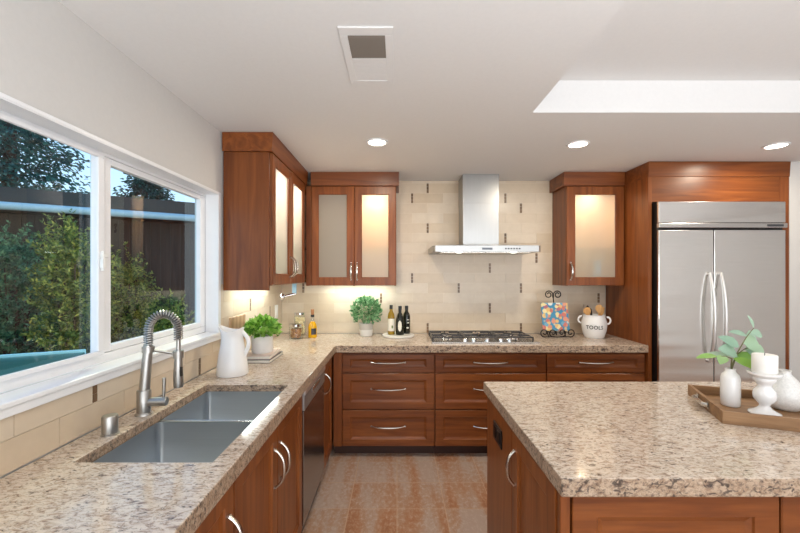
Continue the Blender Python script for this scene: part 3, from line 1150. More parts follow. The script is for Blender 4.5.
# ------------------------------------------------------------------ refrigerator and its surround
t = thing('refrigerator_surround', 'cherry cabinet surround framing the steel refrigerator', 'cabinet', (2.086, 3.2, 0))
RW = 3.258 - 2.086
MB().box(0, 0.032, 0, YB - 3.202, 0, CB).build('side_panel', 'wood_v', t, bevel=0.001)
MB().box(RW - 0.08, RW, 0, YB - 3.202, 0, CB).build('side_panel', 'wood_v', t, bevel=0.001)
MB().box(0.033, RW - 0.081, 0.002, 0.02, 2.137, CB).build('top_panel', 'wood_h', t)
MB().box(0.033, RW - 0.081, 0.02, 0.06, 2.14, 2.16).build('top_rail', 'wood_h', t)
m = MB().prism([(-0.006, CB), (-0.014, CT), (YB - 3.203, CT), (YB - 3.203, CB)], 0, -0.0, RW + 0.002)
m.build('crown', 'wood_h', t, bevel=0.002)

FRY = 3.13
t = thing('refrigerator', 'built-in stainless steel two door refrigerator', 'refrigerator', (2.128, FRY, 0))
fw = 3.160 - 2.128
MB().box(0.002, fw - 0.002, 0.024, 0.68, 0.105, 2.128).build('body', 'black', t)
split = 2.577 - 2.128
for (a, b, hx) in ((0.0, split - 0.003, split - 0.045), (split + 0.003, fw, split + 0.045)):
    d = MB().box(a, b, 0.0, 0.022, 0.11, 1.895).build('door', 'fridge_steel', t, bevel=0.004)
    pts, rr = [], []
    for i in range(21):
        s = -1 + i / 10
        pts.append((hx, -0.012 - 0.048 * (1 - s * s * 0.9), 1.185 + s * 0.365))
        rr.append(0.017 * (1 - 0.45 * abs(s) ** 3))
    h = MB().tube(pts, rr, 12, flat=0.8)
    for s in (-1, 1):
        h.lathe([(0, -0.02), (0.011, -0.02), (0.013, 0.0), (0, 0.0)], 12, (hx, 0.0, 1.185 + s * 0.352), 0, 1)
    h.build('handle', 'bright_pull', d)
gr = MB().box(0.0, fw, 0.0, 0.022, 1.955, 2.126).build('grille_panel', 'fridge_steel', t, bevel=0.003)
tr = MB().box(-0.004, fw + 0.006, -0.012, 0.022, 1.912, 1.95).build('trim_strip', 'steel', t, bevel=0.004)
MB().box(fw - 0.16, fw - 0.03, -0.0145, -0.0122, 1.922, 1.94).build('badge', 'duct_tape', tr)
MB().box(0.02, fw - 0.02, 0.05, 0.6, 0.0, 0.10).build('kick_grille', 'black', t)

# ------------------------------------------------------------------ hood and cooktop
HX = 0.785
t = thing('range_hood', 'stainless steel chimney range hood on the tiled wall', 'range hood', (HX, YB - 0.001, 0))
m = MB().box(-0.168, 0.168, -0.247, -0.001, 1.80, CEIL - 0.001)
ch = m.build('chimney', 'hood_steel', t, bevel=0.002)
MB().box(-0.170, 0.170, -0.249, -0.001, 2.20, CEIL - 0.0005).build('chimney_sleeve', 'hood_steel', ch, bevel=0.002)
y0, y1 = -0.5, -0.001
w2 = 0.471
out = [(-w2 + 0.02, y0), (w2 - 0.02, y0), (w2, y0 + 0.02), (w2, y1), (-w2, y1), (-w2, y0 + 0.02)]
vv = [(x, y, 1.732) for x, y in out] + [(x, y, 1.785) for x, y in out]
top_ = [(-0.25, -0.3), (0.25, -0.3), (0.25, -0.3), (0.25, y1), (-0.25, y1), (-0.25, -0.3)]
vv += [(x, y, 1.808) for x, y in top_]
ff = [(5, 4, 3, 2, 1, 0)] + [(i, (i + 1) % 6, 6 + (i + 1) % 6, 6 + i) for i in range(6)] + [(6 + i, 6 + (i + 1) % 6, 12 + (i + 1) % 6, 12 + i) for i in range(6)] + [(12, 13, 15, 16)]
m = MB().add(vv, ff)
cn = m.build('canopy', 'hood_steel', t, weld=True)
for x in (-0.2, 0.2):
    MB().box(x - 0.195, x + 0.195, -0.44, -0.06, 1.727, 1.7315).build('filter', 'nickel', t)
for x in (-0.24, 0.24):
    MB().lathe([(0, -0.008), (0.024, -0.008), (0.028, 0), (0, 0)], 18, (x, -0.465, 1.7305)).build('hood_lamp', 'bar_lens', t)
MB().box(-0.045, 0.045, -0.503, -0.5005, 1.748, 1.766).build('badge', 'duct_tape', cn)
for k in range(6):
    MB().box(0.155 + k * 0.024, 0.168 + k * 0.024, -0.503, -0.5005, 1.752, 1.764).build('button', 'black', cn)

cx0, cx1, cy0, cy1 = 0.295, 1.217, 3.265, 3.79
t = thing('gas_cooktop', 'stainless steel five burner gas cooktop with black grates', 'cooktop', ((cx0 + cx1) / 2, (cy0 + cy1) / 2, ZC))
hw, hd = (cx1 - cx0) / 2, (cy1 - cy0) / 2
MB().box(-hw, hw, -hd, hd, 0.0, 0.012).build('plate', 'steel', t, bevel=0.004)
for k, gx in enumerate((-0.3, 0.0, 0.3)):
    m = MB()
    a, b = gx - 0.146, gx + 0.146
    f0, f1 = -hd + 0.115, hd - 0.02
    z0, z1 = 0.029, 0.038
    for x in (a, b - 0.012):
        m.box(x, x + 0.012, f0, f1, z0, z1)
    for y in (f0, (f0 + f1) / 2 - 0.006, f1 - 0.012):
        m.box(a, b, y, y + 0.012, z0, z1)
    for yc in ((f0 * 0.75 + f1 * 0.25), (f0 * 0.25 + f1 * 0.75)):
        for s in (-1, 1):
            m.box(gx + s * 0.09 - 0.055, gx + s * 0.09 + 0.055, yc - 0.005, yc + 0.005, z0, z1 + 0.003)
        m.box(gx - 0.005, gx + 0.005, yc - 0.09, yc - 0.035, z0, z1 + 0.003).box(gx - 0.005, gx + 0.005, yc + 0.035, yc + 0.09, z0, z1 + 0.003)
    for x in (a, b - 0.012):
        for y in (f0, f1 - 0.012):
            m.box(x, x + 0.012, y, y + 0.012, 0.012, z0)
    m.build('grate', 'grate', t, bevel=0.002, seg=1)
for (x, y, r) in ((-0.3, 0.15, 0.035), (-0.3, -0.06, 0.045), (0.0, 0.045, 0.06), (0.3, 0.15, 0.045), (0.3, -0.06, 0.035)):
    bu = MB().lathe([(0, 0.012), (r + 0.012, 0.012), (r + 0.008, 0.02), (r, 0.022), (0, 0.022)], 24, (x, y, 0)).build('burner', 'steel', t)
    MB().lathe([(0, 0.0222), (r, 0.0222), (r - 0.004, 0.031), (0, 0.031)], 24, (x, y, 0)).build('burner_cap', 'black', bu)
for x in (-0.17, -0.097, 0.02, 0.138, 0.211):
    MB().lathe([(0, 0.012), (0.021, 0.012), (0.019, 0.034), (0.016, 0.038), (0, 0.038)], 18, (x, -hd + 0.055, 0)).build('knob', 'chrome', t)

# ------------------------------------------------------------------ ceiling fittings
first = None
for (x, y, lab) in ((-0.141, 2.724, 'lit recessed downlight in the ceiling before the corner wall cabinets'),
                    (1.30, 2.766, 'lit recessed downlight in the ceiling between hood and single door cabinet'),
                    (2.755, 2.798, 'lit recessed downlight in the ceiling before the refrigerator')):
    if first is None:
        t = thing('ceiling_downlight', lab, 'ceiling light', (x, y, CEIL), 0, 'recessed ceiling downlights')
        MB().lathe([(0.062, -0.0005), (0.078, -0.0005), (0.076, -0.006), (0.064, -0.008), (0.060, -0.004), (0.062, -0.0005)], 32).build('trim_ring', 'trim', t)
        MB().lathe([(0, -0.003), (0.060, -0.003), (0.060, -0.001), (0, -0.001)], 32).build('lens', 'lens', t)
        first = t
    else:
        t = dup(first, (x, y, CEIL), None, lab)
    L = light('downlight_beam', 'AREA', (x, y, CEIL - 0.012), 10.5, (1.0, 0.89, 0.72), 0.11, shape='DISK')

t = thing('air_vent', 'white ceiling air vent register with half open louvres', 'vent', (-0.12, 1.67, CEIL))
m = MB()
a, b, c0, d0 = -0.105, 0.105, -0.22, 0.22
i = 0.032
m.box(a, b, c0, c0 + 0.05, -0.006, -0.0005).box(a, b, d0 - 0.04, d0, -0.006, -0.0005)
m.box(a, a + i, c0 + 0.05, d0 - 0.04, -0.006, -0.0005).box(b - i, b, c0 + 0.05, d0 - 0.04, -0.006, -0.0005)
m.box(a + i, b - i, -0.01, 0.008, -0.006, -0.0005)
m.build('frame', 'ceiling', t, bevel=0.002)
MB().box(a + i, b - i, c0 + 0.05, -0.01, -0.0015, -0.0005).build('duct_opening', 'vent_dark', t)
m = MB()
for k in range(11):
    y = c0 + 0.056 + k * 0.0138
    m.add([(a + i, y, -0.002), (b - i, y, -0.002), (b - i, y + 0.0055, -0.008), (a + i, y + 0.0055, -0.008), (a + i, y, -0.003), (b - i, y, -0.003), (b - i, y + 0.0055, -0.009), (a + i, y + 0.0055, -0.009)],
          [(0, 1, 2, 3), (7, 6, 5, 4), (0, 4, 5, 1), (2, 6, 7, 3), (0, 3, 7, 4), (1, 5, 6, 2)])
m.build('slat', 'vent_slat', t)
m = MB()
for k in range(12):
    y = 0.010 + k * 0.0138
    m.box(a + i, b - i, y, y + 0.0125, -0.0045, -0.0025)
m.build('closed_slat', 'ceiling', t)

# ------------------------------------------------------------------ plants
random.seed(7)


def rnd_dir():
    while True:
        v = Vector((random.uniform(-1, 1), random.uniform(-1, 1), random.uniform(-1, 1)))
        if 0.05 < v.length < 1:
            return v.normalized()


def foliage_ball(mb, c, rx, rz, n, L, W, low=-0.5, inner=0.45, up=0.3):
    k = 0
    while k < n:
        d = rnd_dir()
        if d.z < low:
            continue
        k += 1
        q = random.uniform(inner, 1.0) ** 0.6
        p = Vector((c[0] + d.x * rx * q, c[1] + d.y * rx * q, c[2] + d.z * rz * q))
        dd = (d + rnd_dir() * 0.7 + Vector((0, 0, up))).normalized()
        s = random.uniform(0.75, 1.2)
        mb.leaf(p, dd, rnd_dir() + d, L * s, W * s)
    return mb


# ------------------------------------------------------------------ things on the side worktop
# pitcher
def pitcher_warp(x, y, z):
    if z > 0.235:
        a = math.atan2(y, x)
        k = (z - 0.235) / 0.085
        sp = max(0.0, math.cos(a - PI)) ** 6       # spout turned to the window
        z += 0.020 * k * math.cos(2 * a) * 0.6 + 0.014 * k * sp
        x -= 0.016 * k * sp
    return (x, y, z * 0.845)


t = thing('pitcher', 'tall white ceramic pitcher on the worktop beside the window wall', 'pitcher', (-0.972, 2.275, ZC))
prof = [(0, 0.0), (0.086, 0.0), (0.09, 0.006), (0.086, 0.06), (0.078, 0.13), (0.067, 0.20), (0.060, 0.25), (0.060, 0.285), (0.066, 0.318), (0.061, 0.318), (0.055, 0.285), (0.055, 0.25), (0.062, 0.20), (0.08, 0.06), (0.08, 0.012), (0, 0.012)]
MB().lathe(prof, 40, warp=pitcher_warp).build('body', 'ceramic', t, ang=60)
hp = []
for k in range(15):
    s = k / 14
    a = PI * s
    hp.append((0.056 + 0.032 * math.sin(a) + 0.014 * s, 0, 0.252 - 0.140 * s + 0.010 * math.sin(a)))
MB().tube(hp, 0.0095, 10, flat=1.3).build('handle', 'ceramic', t)

t = thing('cutting_board', 'wooden cutting board leaning on the wall behind the white pitcher', 'cutting board', (-1.137, 2.70, ZC))
o = MB().box(0, 0.018, -0.125, 0.125, 0, 0.30).build('board', 'board_wood', t, bevel=0.006, rot=(0, R(2.0), 0))

t = thing('hardback_book', 'pale hardback book lying flat, lower of the two under the potted herb', 'book', (-0.945, 2.70, ZC), 0.0, 'books under the potted herb')


def book(t, w, l, h, cover):
    m = MB().box(-w / 2, w / 2, -l / 2, l / 2, 0, 0.0025).box(-w / 2, w / 2, -l / 2, l / 2, h - 0.0025, h).box(-w / 2, -w / 2 + 0.003, -l / 2, l / 2, 0.0025, h - 0.0025)
    m.build('cover', cover, t)
    MB().box(-w / 2 + 0.004, w / 2 - 0.004, -l / 2 + 0.004, l / 2 - 0.004, 0.0026, h - 0.0026).build('pages', 'paper', t)


book(t, 0.205, 0.30, 0.022, 'book_dark')
t = thing('hardback_book', 'rose beige hardback book lying flat, directly under the potted herb', 'book', (-0.95, 2.705, ZC + 0.0225), R(3), 'books under the potted herb')
book(t, 0.19, 0.28, 0.022, 'book_pink')

t = thing('potted_herb', 'bright green leafy plant in a white pot standing on books', 'plant', (-0.945, 2.70, ZC + 0.045))
MB().lathe([(0, 0), (0.066, 0), (0.072, 0.01), (0.074, 0.115), (0.070, 0.118), (0.066, 0.112), (0.064, 0.02), (0, 0.02)], 32).build('pot', 'matte_white', t)
MB().lathe([(0, 0.095), (0.066, 0.095)], 24).build('soil', 'soil', t)
f = MB()
foliage_ball(f, (0, 0, 0.15), 0.108, 0.09, 640, 0.034, 0.026, -0.3)
for k in range(26):
    a, q = random.uniform(0, 2 * PI), random.uniform(0, 0.05)
    f.tube([(q * math.cos(a), q * math.sin(a), 0.09), (q * 2 * math.cos(a), q * 2 * math.sin(a), 0.18)], 0.0015, 4)
f.build('foliage', 'leaf_bright', t, recalc=False, auto=False)

# jars and oil bottle in the corner
def jar(x, y, r, h, lab, group='glass storage jars'):
    t = thing('storage_jar', lab, 'jar', (x, y, ZC), 0, group)
    MB().lathe([(0, 0), (r, 0), (r, 0.004), (r, h - 0.03), (r * 0.93, h - 0.024), (r * 0.93, h - 0.02), (r * 0.9, h - 0.02), (r * 0.9, h - 0.026), (r * 0.96, h - 0.032), (r * 0.96, 0.004), (0, 0.004)], 32).build('glass', 'jar', t)
    MB().lathe([(0, h - 0.019), (r * 0.98, h - 0.019), (r * 0.98, h - 0.002), (r * 0.94, h), (0, h)], 32).build('lid', 'chrome', t)
    return t


jar(-0.926, 3.53, 0.063, 0.135, 'short clear glass jar of brown nuts with steel lid')
jar(-0.926, 3.672, 0.053, 0.225, 'tall clear glass jar of pale pasta with steel lid')


def bits(name, x, y, r, z0, z1, n, size, mat, lab, cat):
    m = MB()
    nl = max(1, int((z1 - z0) / (size * 0.8)))
    for q in range(n):
        a = random.uniform(0, 2 * PI)
        rad = math.sqrt(random.random()) * (r - size)
        z = z0 + size * 1.3 + (z1 - z0) * random.random()
        m.ball((rad * math.cos(a), rad * math.sin(a), z - z0), size * random.uniform(0.7, 1.0), 6, 0, random.uniform(0.6, 1.2))
    o = m.build(name, mat, loc=(x, y, z0))
    return tag(o, lab, cat, kind='stuff')


bits('nut_mix', -0.926, 3.53, 0.055, ZC + 0.0045, ZC + 0.078, 330, 0.010, 'nuts', 'brown nut mix filling the short glass jar', 'nuts')
bits('dry_pasta', -0.926, 3.672, 0.05, ZC + 0.0045, ZC + 0.158, 330, 0.012, 'pasta', 'pale dry pasta filling the tall glass jar', 'pasta')
t = thing('oil_bottle', 'clear bottle of golden oil with cork pourer beside the jars', 'bottle', (-0.79, 3.60, ZC), 0, 'oil bottles')
MB().lathe([(0, 0), (0.038, 0), (0.04, 0.006), (0.04, 0.10), (0.034, 0.125), (0.018, 0.150), (0, 0.150)], 28).build('oil', 'oil', t, label='golden oil')
MB().lathe([(0.019, 0.150), (0.015, 0.165), (0.014, 0.195), (0.016, 0.20), (0.012, 0.20), (0.012, 0.165), (0.016, 0.150)], 24).build('neck', 'jar', t)
MB().lathe([(0, 0.19), (0.017, 0.19), (0.017, 0.212), (0, 0.212)], 20).build('stopper', 'black', t)
MB().lathe([(0, 0.2125), (0.014, 0.2125), (0.016, 0.262), (0, 0.262)], 20).build('cork', 'cork', t)
m = MB()
for k in range(8):
    a0, a1 = R(-75 + k * 9 - 20), R(-75 + (k + 1) * 9 - 20)
    r = 0.0408
    m.add([(r * math.cos(a0), r * math.sin(a0), 0.03), (r * math.cos(a1), r * math.sin(a1), 0.03), (r * math.cos(a1), r * math.sin(a1), 0.088), (r * math.cos(a0), r * math.sin(a0), 0.088)], [(0, 1, 2, 3)], 0, True)
m.build('bottle_label', 'book_dark', t)

# under cabinet paper towel holder
t = thing('paper_towel_holder', 'chrome paper towel holder fixed under the wall cabinet by the corner', 'holder', (-0.885, 3.32, UB + 0.0295))
MB().box(-0.028, 0.028, -0.02, 0.02, -0.004, 0.0).box(-0.018, 0.018, -0.006, 0.006, -0.092, -0.004).build('bracket', 'blue_plastic', t, bevel=0.003)
MB().tube([(-0.075, -0.02, -0.112), (0.012, 0.0, -0.090)], 0.012, 14).build('rod', 'chrome', t)
MB().lathe([(0, -0.02), (0.02, -0.018), (0.028, -0.006), (0.028, 0.006), (0.02, 0.018), (0, 0.02)], 24).build('end_knob', 'chrome', t, loc=(-0.095, -0.025, -0.117), rot=(R(90), 0, R(-60)))

t = thing('wall_switch', 'white switch plate on the tiles of the window wall by the corner', 'switch', (XL + 0.001, 3.66, 1.18))
MB().box(0, 0.006, -0.04, 0.04, -0.062, 0.062).build('cover_plate', 'plate_white', t, bevel=0.002)
MB().box(0.0062, 0.010, -0.016, 0.016, -0.034, 0.034).build('rocker', 'plate_white', t, bevel=0.002)

# ------------------------------------------------------------------ things on the back worktop
t = thing('potted_boxwood', 'round cool green potted plant in a two tone grey and white pot', 'plant', (-0.297, 3.70, ZC))
MB().lathe([(0, 0), (0.056, 0), (0.060, 0.004), (0.065, 0.062), (0.0, 0.062)], 32).build('pot_base', 'matte_white', t)
MB().lathe([(0.064, 0.0622), (0.0655, 0.0622), (0.069, 0.118), (0.065, 0.122), (0.061, 0.116), (0.059, 0.07), (0, 0.07)], 32).build('pot', 'pot_grey', t)
MB().lathe([(0, 0.10), (0.06, 0.10)], 24).build('soil', 'soil', t)
f = MB()
foliage_ball(f, (0, 0, 0.235), 0.135, 0.128, 560, 0.040, 0.024, -0.75, 0.45)
for k in range(30):
    d = rnd_dir()
    f.tube([(d.x * 0.02, d.y * 0.02, 0.10), (d.x * 0.07, d.y * 0.07, 0.2 + d.z * 0.06)], 0.0018, 4)
f.build('foliage', 'leaf_cool', t, recalc=False, auto=False)

t = thing('serving_board', 'round white marble board carrying three oil bottles', 'board', (0.012, 3.665, ZC))
MB().lathe([(0, 0), (0.147, 0), (0.152, 0.004), (0.152, 0.017), (0.148, 0.021), (0, 0.021)], 48).build('slab', 'marble', t)
zb = ZC + 0.0215


def patch(r, a0, a1, z0, z1, oval=False, n=10, dr=0.0006):
    """label wrapped round a bottle"""
    m = MB()
    am, hm, zm, hz = (a0 + a1) / 2, (a1 - a0) / 2, (z0 + z1) / 2, (z1 - z0) / 2
    g_ = []
    for k in range(n + 1):
        s = -1 + 2 * k / n
        hgt = hz * (math.sqrt(max(0, 1 - s * s)) if oval else 1)
        a = R(am + s * hm)
        g_.append([((r + dr) * math.cos(a), (r + dr) * math.sin(a), zm - hgt), ((r + dr) * math.cos(a), (r + dr) * math.sin(a), zm + hgt)])
    for A, B in zip(g_[:-1], g_[1:]):
        m.add([A[0], B[0], B[1], A[1]], [(0, 1, 2, 3)], 0, True)
    return m


t = thing('oil_bottle', 'pale olive oil bottle with white label, on the marble board', 'bottle', (-0.055, 3.64, zb), 0, 'oil bottles')
MB().lathe([(0, 0), (0.031, 0), (0.033, 0.004), (0.033, 0.165), (0.028, 0.195), (0.0145, 0.222), (0.0135, 0.24), (0, 0.24)], 28).build('glass', 'oil_pale', t)
MB().lathe([(0, 0.2402), (0.0155, 0.2402), (0.0155, 0.278), (0, 0.278)], 20).build('cap', 'black', t)
lb = patch(0.033, -158, -22, 0.035, 0.15).build('bottle_label', 'label', t)
patch(0.0338, -85, -58, 0.06, 0.09, True).build('olive_print', 'label_green', lb)
t = thing('oil_bottle', 'dark green oil bottle with oval white label, on the marble board', 'bottle', (0.028, 3.63, zb), 0, 'oil bottles')
MB().lathe([(0, 0), (0.037, 0), (0.04, 0.005), (0.041, 0.10), (0.038, 0.14), (0.026, 0.18), (0.0155, 0.205), (0.0145, 0.235), (0, 0.235)], 28).build('glass', 'dark_glass', t)
MB().lathe([(0, 0.2352), (0.0165, 0.2352), (0.0165, 0.268), (0, 0.268)], 20).build('cap', 'fascia', t)
patch(0.041, -118, -66, 0.035, 0.135, True, 14).build('bottle_label', 'label', t)
t = thing('oil_bottle', 'dark oil bottle with printed pale lettering, rear one on the marble board', 'bottle', (0.092, 3.70, zb), 0, 'oil bottles')
MB().lathe([(0, 0), (0.032, 0), (0.034, 0.005), (0.034, 0.165), (0.028, 0.19), (0.0155, 0.212), (0.0145, 0.23), (0, 0.23)], 28).build('glass', 'dark_glass', t)
MB().lathe([(0, 0.2302), (0.0165, 0.2302), (0.0165, 0.266), (0, 0.266)], 20).build('cap', 'black', t)
for (z0, z1, a0, a1) in ((0.05, 0.066, -95, -50), (0.10, 0.11, -90, -40), (0.13, 0.138, -85, -45)):
    patch(0.034, a0, a1, z0, z1, True).build('bottle_label', 'label', t)

# recipe stand of black scrolled iron with a picture book
t = thing('recipe_stand', 'black scrolled iron recipe stand between cooktop and crock', 'stand', (1.492, 3.60, ZC))


def spiral(cx, cz, r0, r1, a0, turns, y, n=26, sgn=1):
    out_ = []
    for k in range(n + 1):
        s = k / n
        r = r0 + (r1 - r0) * s
        a = a0 + sgn * turns * 2 * PI * s
        out_.append((cx + r * math.cos(a), y, cz + r * math.sin(a)))
    return out_


th = R(12)
for sx in (-1, 1):
    pts = [(0, 0.072, 0.34), (0, 0.076, 0.36), (sx * 0.004, 0.079, 0.375)]
    cx_, cz_ = sx * 0.042, 0.395
    for k in range(22):
        s = k / 21
        a = (PI if sx > 0 else 0) - sx * (-0.35 + s * 1.5 * 2 * PI) * 1.0
        r = 0.040 - 0.026 * s
        pts.append((cx_ + r * math.cos(a), 0.08, cz_ + r * math.sin(a)))
    MB().tube(pts, 0.0055, 8).build('top_scroll', 'iron', t)
MB().tube([(0, 0.004, 0.02), (0, 0.03, 0.15), (0, 0.074, 0.345)], 0.006, 8).build('back_bar', 'iron', t)
MB().tube([(0, 0.074, 0.30), (0, 0.12, 0.15), (0, 0.16, 0.006)], 0.005, 8).build('rear_leg', 'iron', t)
for sx in (-1, 1):
    for (cx_, cz_, r, a0) in ((0.042, 0.046, 0.038, 250), (0.122, 0.046, 0.040, 260)):
        pp = spiral(sx * cx_, cz_, r, 0.010, R(a0) if sx > 0 else PI - R(a0), 1.25, -0.022, sgn=sx)
        MB().tube(pp, 0.005, 8).build('scroll', 'iron', t)
m = MB().tube([(-0.13, -0.022, 0.006), (-0.08, -0.022, 0.010), (0, -0.022, 0.006), (0.08, -0.022, 0.010), (0.13, -0.022, 0.006)], 0.004, 8)
m.tube([(-0.11, -0.022, 0.052), (0.11, -0.022, 0.052)], 0.004, 8)
m.tube([(-0.08, -0.022, 0.005), (-0.08, 0.03, 0.052)], 0.0045, 8).tube([(0.08, -0.022, 0.005), (0.08, 0.03, 0.052)], 0.0045, 8)
m.tube([(-0.08, -0.022, 0.0552), (-0.08, 0.02, 0.0552)], 0.004, 8).tube([(0.08, -0.022, 0.0552), (0.08, 0.02, 0.0552)], 0.004, 8)
m.build('ledge', 'iron', t)
t = thing('recipe_book', 'bright fruit picture card resting on the black iron stand', 'book', (1.487, 3.588, ZC + 0.0640))
MB().box(-0.125, 0.125, 0.0, 0.014, 0, 0.262).build('picture', 'picture', t, rot=(R(-12), 0, 0), bevel=0.001)

# crock with utensils
CKX, CKY = 1.843, 3.60
t = thing('utensil_crock', 'white ceramic two handled crock lettered TOOLS', 'crock', (CKX, CKY, ZC), -0.43)
t.scale = (0.93, 0.93, 1.0)
cprof = [(0, 0.0), (0.085, 0.0), (0.092, 0.008), (0.110, 0.06), (0.117, 0.11), (0.115, 0.15), (0.104, 0.185), (0.100, 0.20), (0.104, 0.213), (0.098, 0.213), (0.093, 0.20), (0.097, 0.185), (0.108, 0.15), (0.11, 0.11), (0.103, 0.06), (0.086, 0.016), (0, 0.016)]
MB().lathe(cprof, 44).build('body', 'ceramic', t, ang=60)
for sx in (-1, 1):
    pp = []
    for k in range(13):
        a = R(115 - 215 * k / 12)
        pp.append((sx * (0.120 + 0.024 * math.cos(a)), 0, 0.162 + 0.031 * math.sin(a)))
    MB().tube(pp, 0.0062, 10, flat=1.4).build('handle', 'ceramic', t)


def crock_r(z):
    o_ = cprof[1:9]
    for (r0, z0), (r1, z1) in zip(o_[:-1], o_[1:]):
        if z0 <= z <= z1:
            return r0 + (r1 - r0) * (z - z0) / (z1 - z0)
    return 0.11


fc = bpy.data.curves.new('tools_lettering', 'FONT')
fc.body = 'TOOLS'
fc.size = 0.047
fc.offset = 0.0009
fc.space_character = 1.12
fc.align_x = 'CENTER'
fo = bpy.data.objects.new('lettering', fc)
COL.objects.link(fo)
bpy.context.view_layer.update()
dg = bpy.context.evaluated_depsgraph_get()
me = bpy.data.meshes.new_from_object(fo.evaluated_get(dg))
bpy.data.objects.remove(fo)
for v in me.vertices:
    z = 0.088 + v.co.y
    r = crock_r(z) + 0.0012
    a = -PI / 2 + v.co.x / 0.117
    v.co = (r * math.cos(a), r * math.sin(a), z)
me.materials.clear()
me.materials.append(M['print_black'])
lo = bpy.data.objects.new('lettering', me)
COL.objects.link(lo)
lo.parent = t
lo['label'] = 'black capital letters TOOLS'


def utensil(name, lab, cat, ax, ay, head, mat, L=0.27, r=0.0055, base=(0, 0)):
    t = thing(name, lab, cat, (CKX + base[0], CKY + base[1], ZC + 0.0175), 0, 'kitchen utensils in the crock')
    rot = (R(ay), R(ax), 0)
    MB().tube([(0, 0, 0.004), (0, 0, L * 0.76)], r, 10).build('shaft', mat, t, rot=rot)
    z = L * 0.74
    if head == 'spoon':
        m = MB().lathe([(0, 0), (0.010, 0.004), (0.033, 0.035), (0.036, 0.055), (0.025, 0.078), (0, 0.086)], 20, warp=lambda x, y, q: (x, y * 0.22 + 0.006 * math.sin(q * 36), q + z))
        m.build('bowl', mat, t, rot=rot)
    elif head == 'spatula':
        MB().prism([(-0.012, z), (0.012, z), (0.026, z + 0.03), (0.026, z + 0.085), (-0.02, z + 0.085), (-0.026, z + 0.03)], 1, -0.003, 0.003).build('blade', mat, t, rot=rot, bevel=0.002)
    elif head == 'whisk':
        m = MB()
        for q in range(5):
            a = PI * q / 5
            pp = [(0.022 * math.sin(PI * s) * math.cos(a) * (1 if s2 > 0 else -1), 0.022 * math.sin(PI * s) * math.sin(a) * (1 if s2 > 0 else -1), z + 0.09 * s) for s2 in (1,) for s in [i / 10 for i in range(11)]]
            m.tube(pp, 0.0016, 6)
            m.tube([(-x, -y, zz) for x, y, zz in pp], 0.0016, 6)
        m.build('wires', mat, t, rot=rot)
    else:
        MB().lathe([(0, 0), (0.009, 0.0), (0.011, 0.03), (0.008, 0.06), (0, 0.066)], 14, (0, 0, z)).build('tip', mat, t, rot=rot)


utensil('wooden_spoon', 'broad wooden spoon standing in the middle of the lettered crock', 'spoon', 7, -4, 'spoon', 'spoon_wood', 0.28, base=(0.012, -0.03))
utensil('wooden_spatula', 'wooden spatula beside the broad spoon in the lettered crock', 'spatula', 10, 4, 'spatula', 'spoon_wood', 0.25, base=(0.028, 0.02))
utensil('whisk', 'dark wire whisk standing in the lettered crock', 'whisk', -7, -2, 'whisk', 'iron', 0.255, base=(0.0, 0.050))
utensil('tasting_spoon', 'smaller wooden spoon leaning at the edge of the lettered crock', 'spoon', -10, -3, 'spoon', 'spoon_wood', 0.25, base=(-0.030, -0.030))
utensil('ladle', 'dark handled ladle beside the whisk in the lettered crock', 'ladle', -4, -7, 'stick', 'iron', 0.255, base=(-0.004, -0.005))

# ------------------------------------------------------------------ tray on the island
TA = R(-21)
t = thing('serving_tray', 'rectangular brown wooden tray with metal handles on the island', 'tray', (1.288, 1.522, ZC), TA)
TW, TD, TZ = 0.62, 0.40, 0.05
MB().box(0.0, TW, 0.0, TD, 0.0, 0.012).build('base', 'tray_wood', t)
m = MB().box(0, TW, 0, 0.012, 0.0122, TZ).box(0, TW, TD - 0.012, TD, 0.0122, TZ).box(0, 0.012, 0.012, TD - 0.012, 0.0122, TZ).box(TW - 0.012, TW, 0.012, TD - 0.012, 0.0122, TZ)
m.build('rim', 'tray_wood', t, bevel=0.001)
for x in (-0.0005, TW + 0.0005):
    s = -1 if x < 0.1 else 1
    m = MB()
    m.box(min(x, x + s * 0.004), max(x, x + s * 0.004), TD / 2 - 0.07, TD / 2 - 0.05, 0.014, 0.044)
    m.box(min(x, x + s * 0.004), max(x, x + s * 0.004), TD / 2 + 0.05, TD / 2 + 0.07, 0.014, 0.044)
    m.tube([(x + s * 0.004, TD / 2 - 0.06, 0.029), (x + s * 0.018, TD / 2 - 0.055, 0.029), (x + s * 0.018, TD / 2 + 0.055, 0.029), (x + s * 0.004, TD / 2 + 0.06, 0.029)], 0.010, 8)
    m.build('handle', 'nickel', t)
ZB = ZC + 0.0125
VX, VY = 1.472, 1.70
t = thing('bud_vase', 'small white ceramic bottle vase holding eucalyptus on the tray', 'vase', (VX, VY, ZB))
MB().lathe([(0, 0), (0.03157, 0), (0.03503, 0.005), (0.03581, 0.06), (0.03503, 0.122), (0.0308, 0.137), (0.02079, 0.148), (0.01886, 0.154), (0.02002, 0.163), (0.01617, 0.163), (0.0154, 0.154), (0.02772, 0.132), (0.03157, 0.12), (0.03157, 0.008), (0, 0.008)], 36).build('body', 'ceramic', t, ang=60)
t = thing('eucalyptus_branch', 'eucalyptus sprig with pale green leaves in the white bottle vase', 'plant', (VX, VY, ZB + 0.01))
stems = [[(0, 0, 0), (0.006, 0, 0.15), (0.02, -0.01, 0.22), (0.05, -0.02, 0.29), (0.075, -0.03, 0.335)],
         [(0.002, 0.002, 0.0), (0.01, 0.004, 0.16), (0.035, 0.01, 0.21), (0.075, 0.015, 0.235), (0.115, 0.02, 0.245)],
         [(-0.002, 0, 0.0), (0.004, 0.0, 0.17), (-0.01, -0.02, 0.20), (-0.05, -0.035, 0.214), (-0.095, -0.045, 0.216)]]
m = MB()
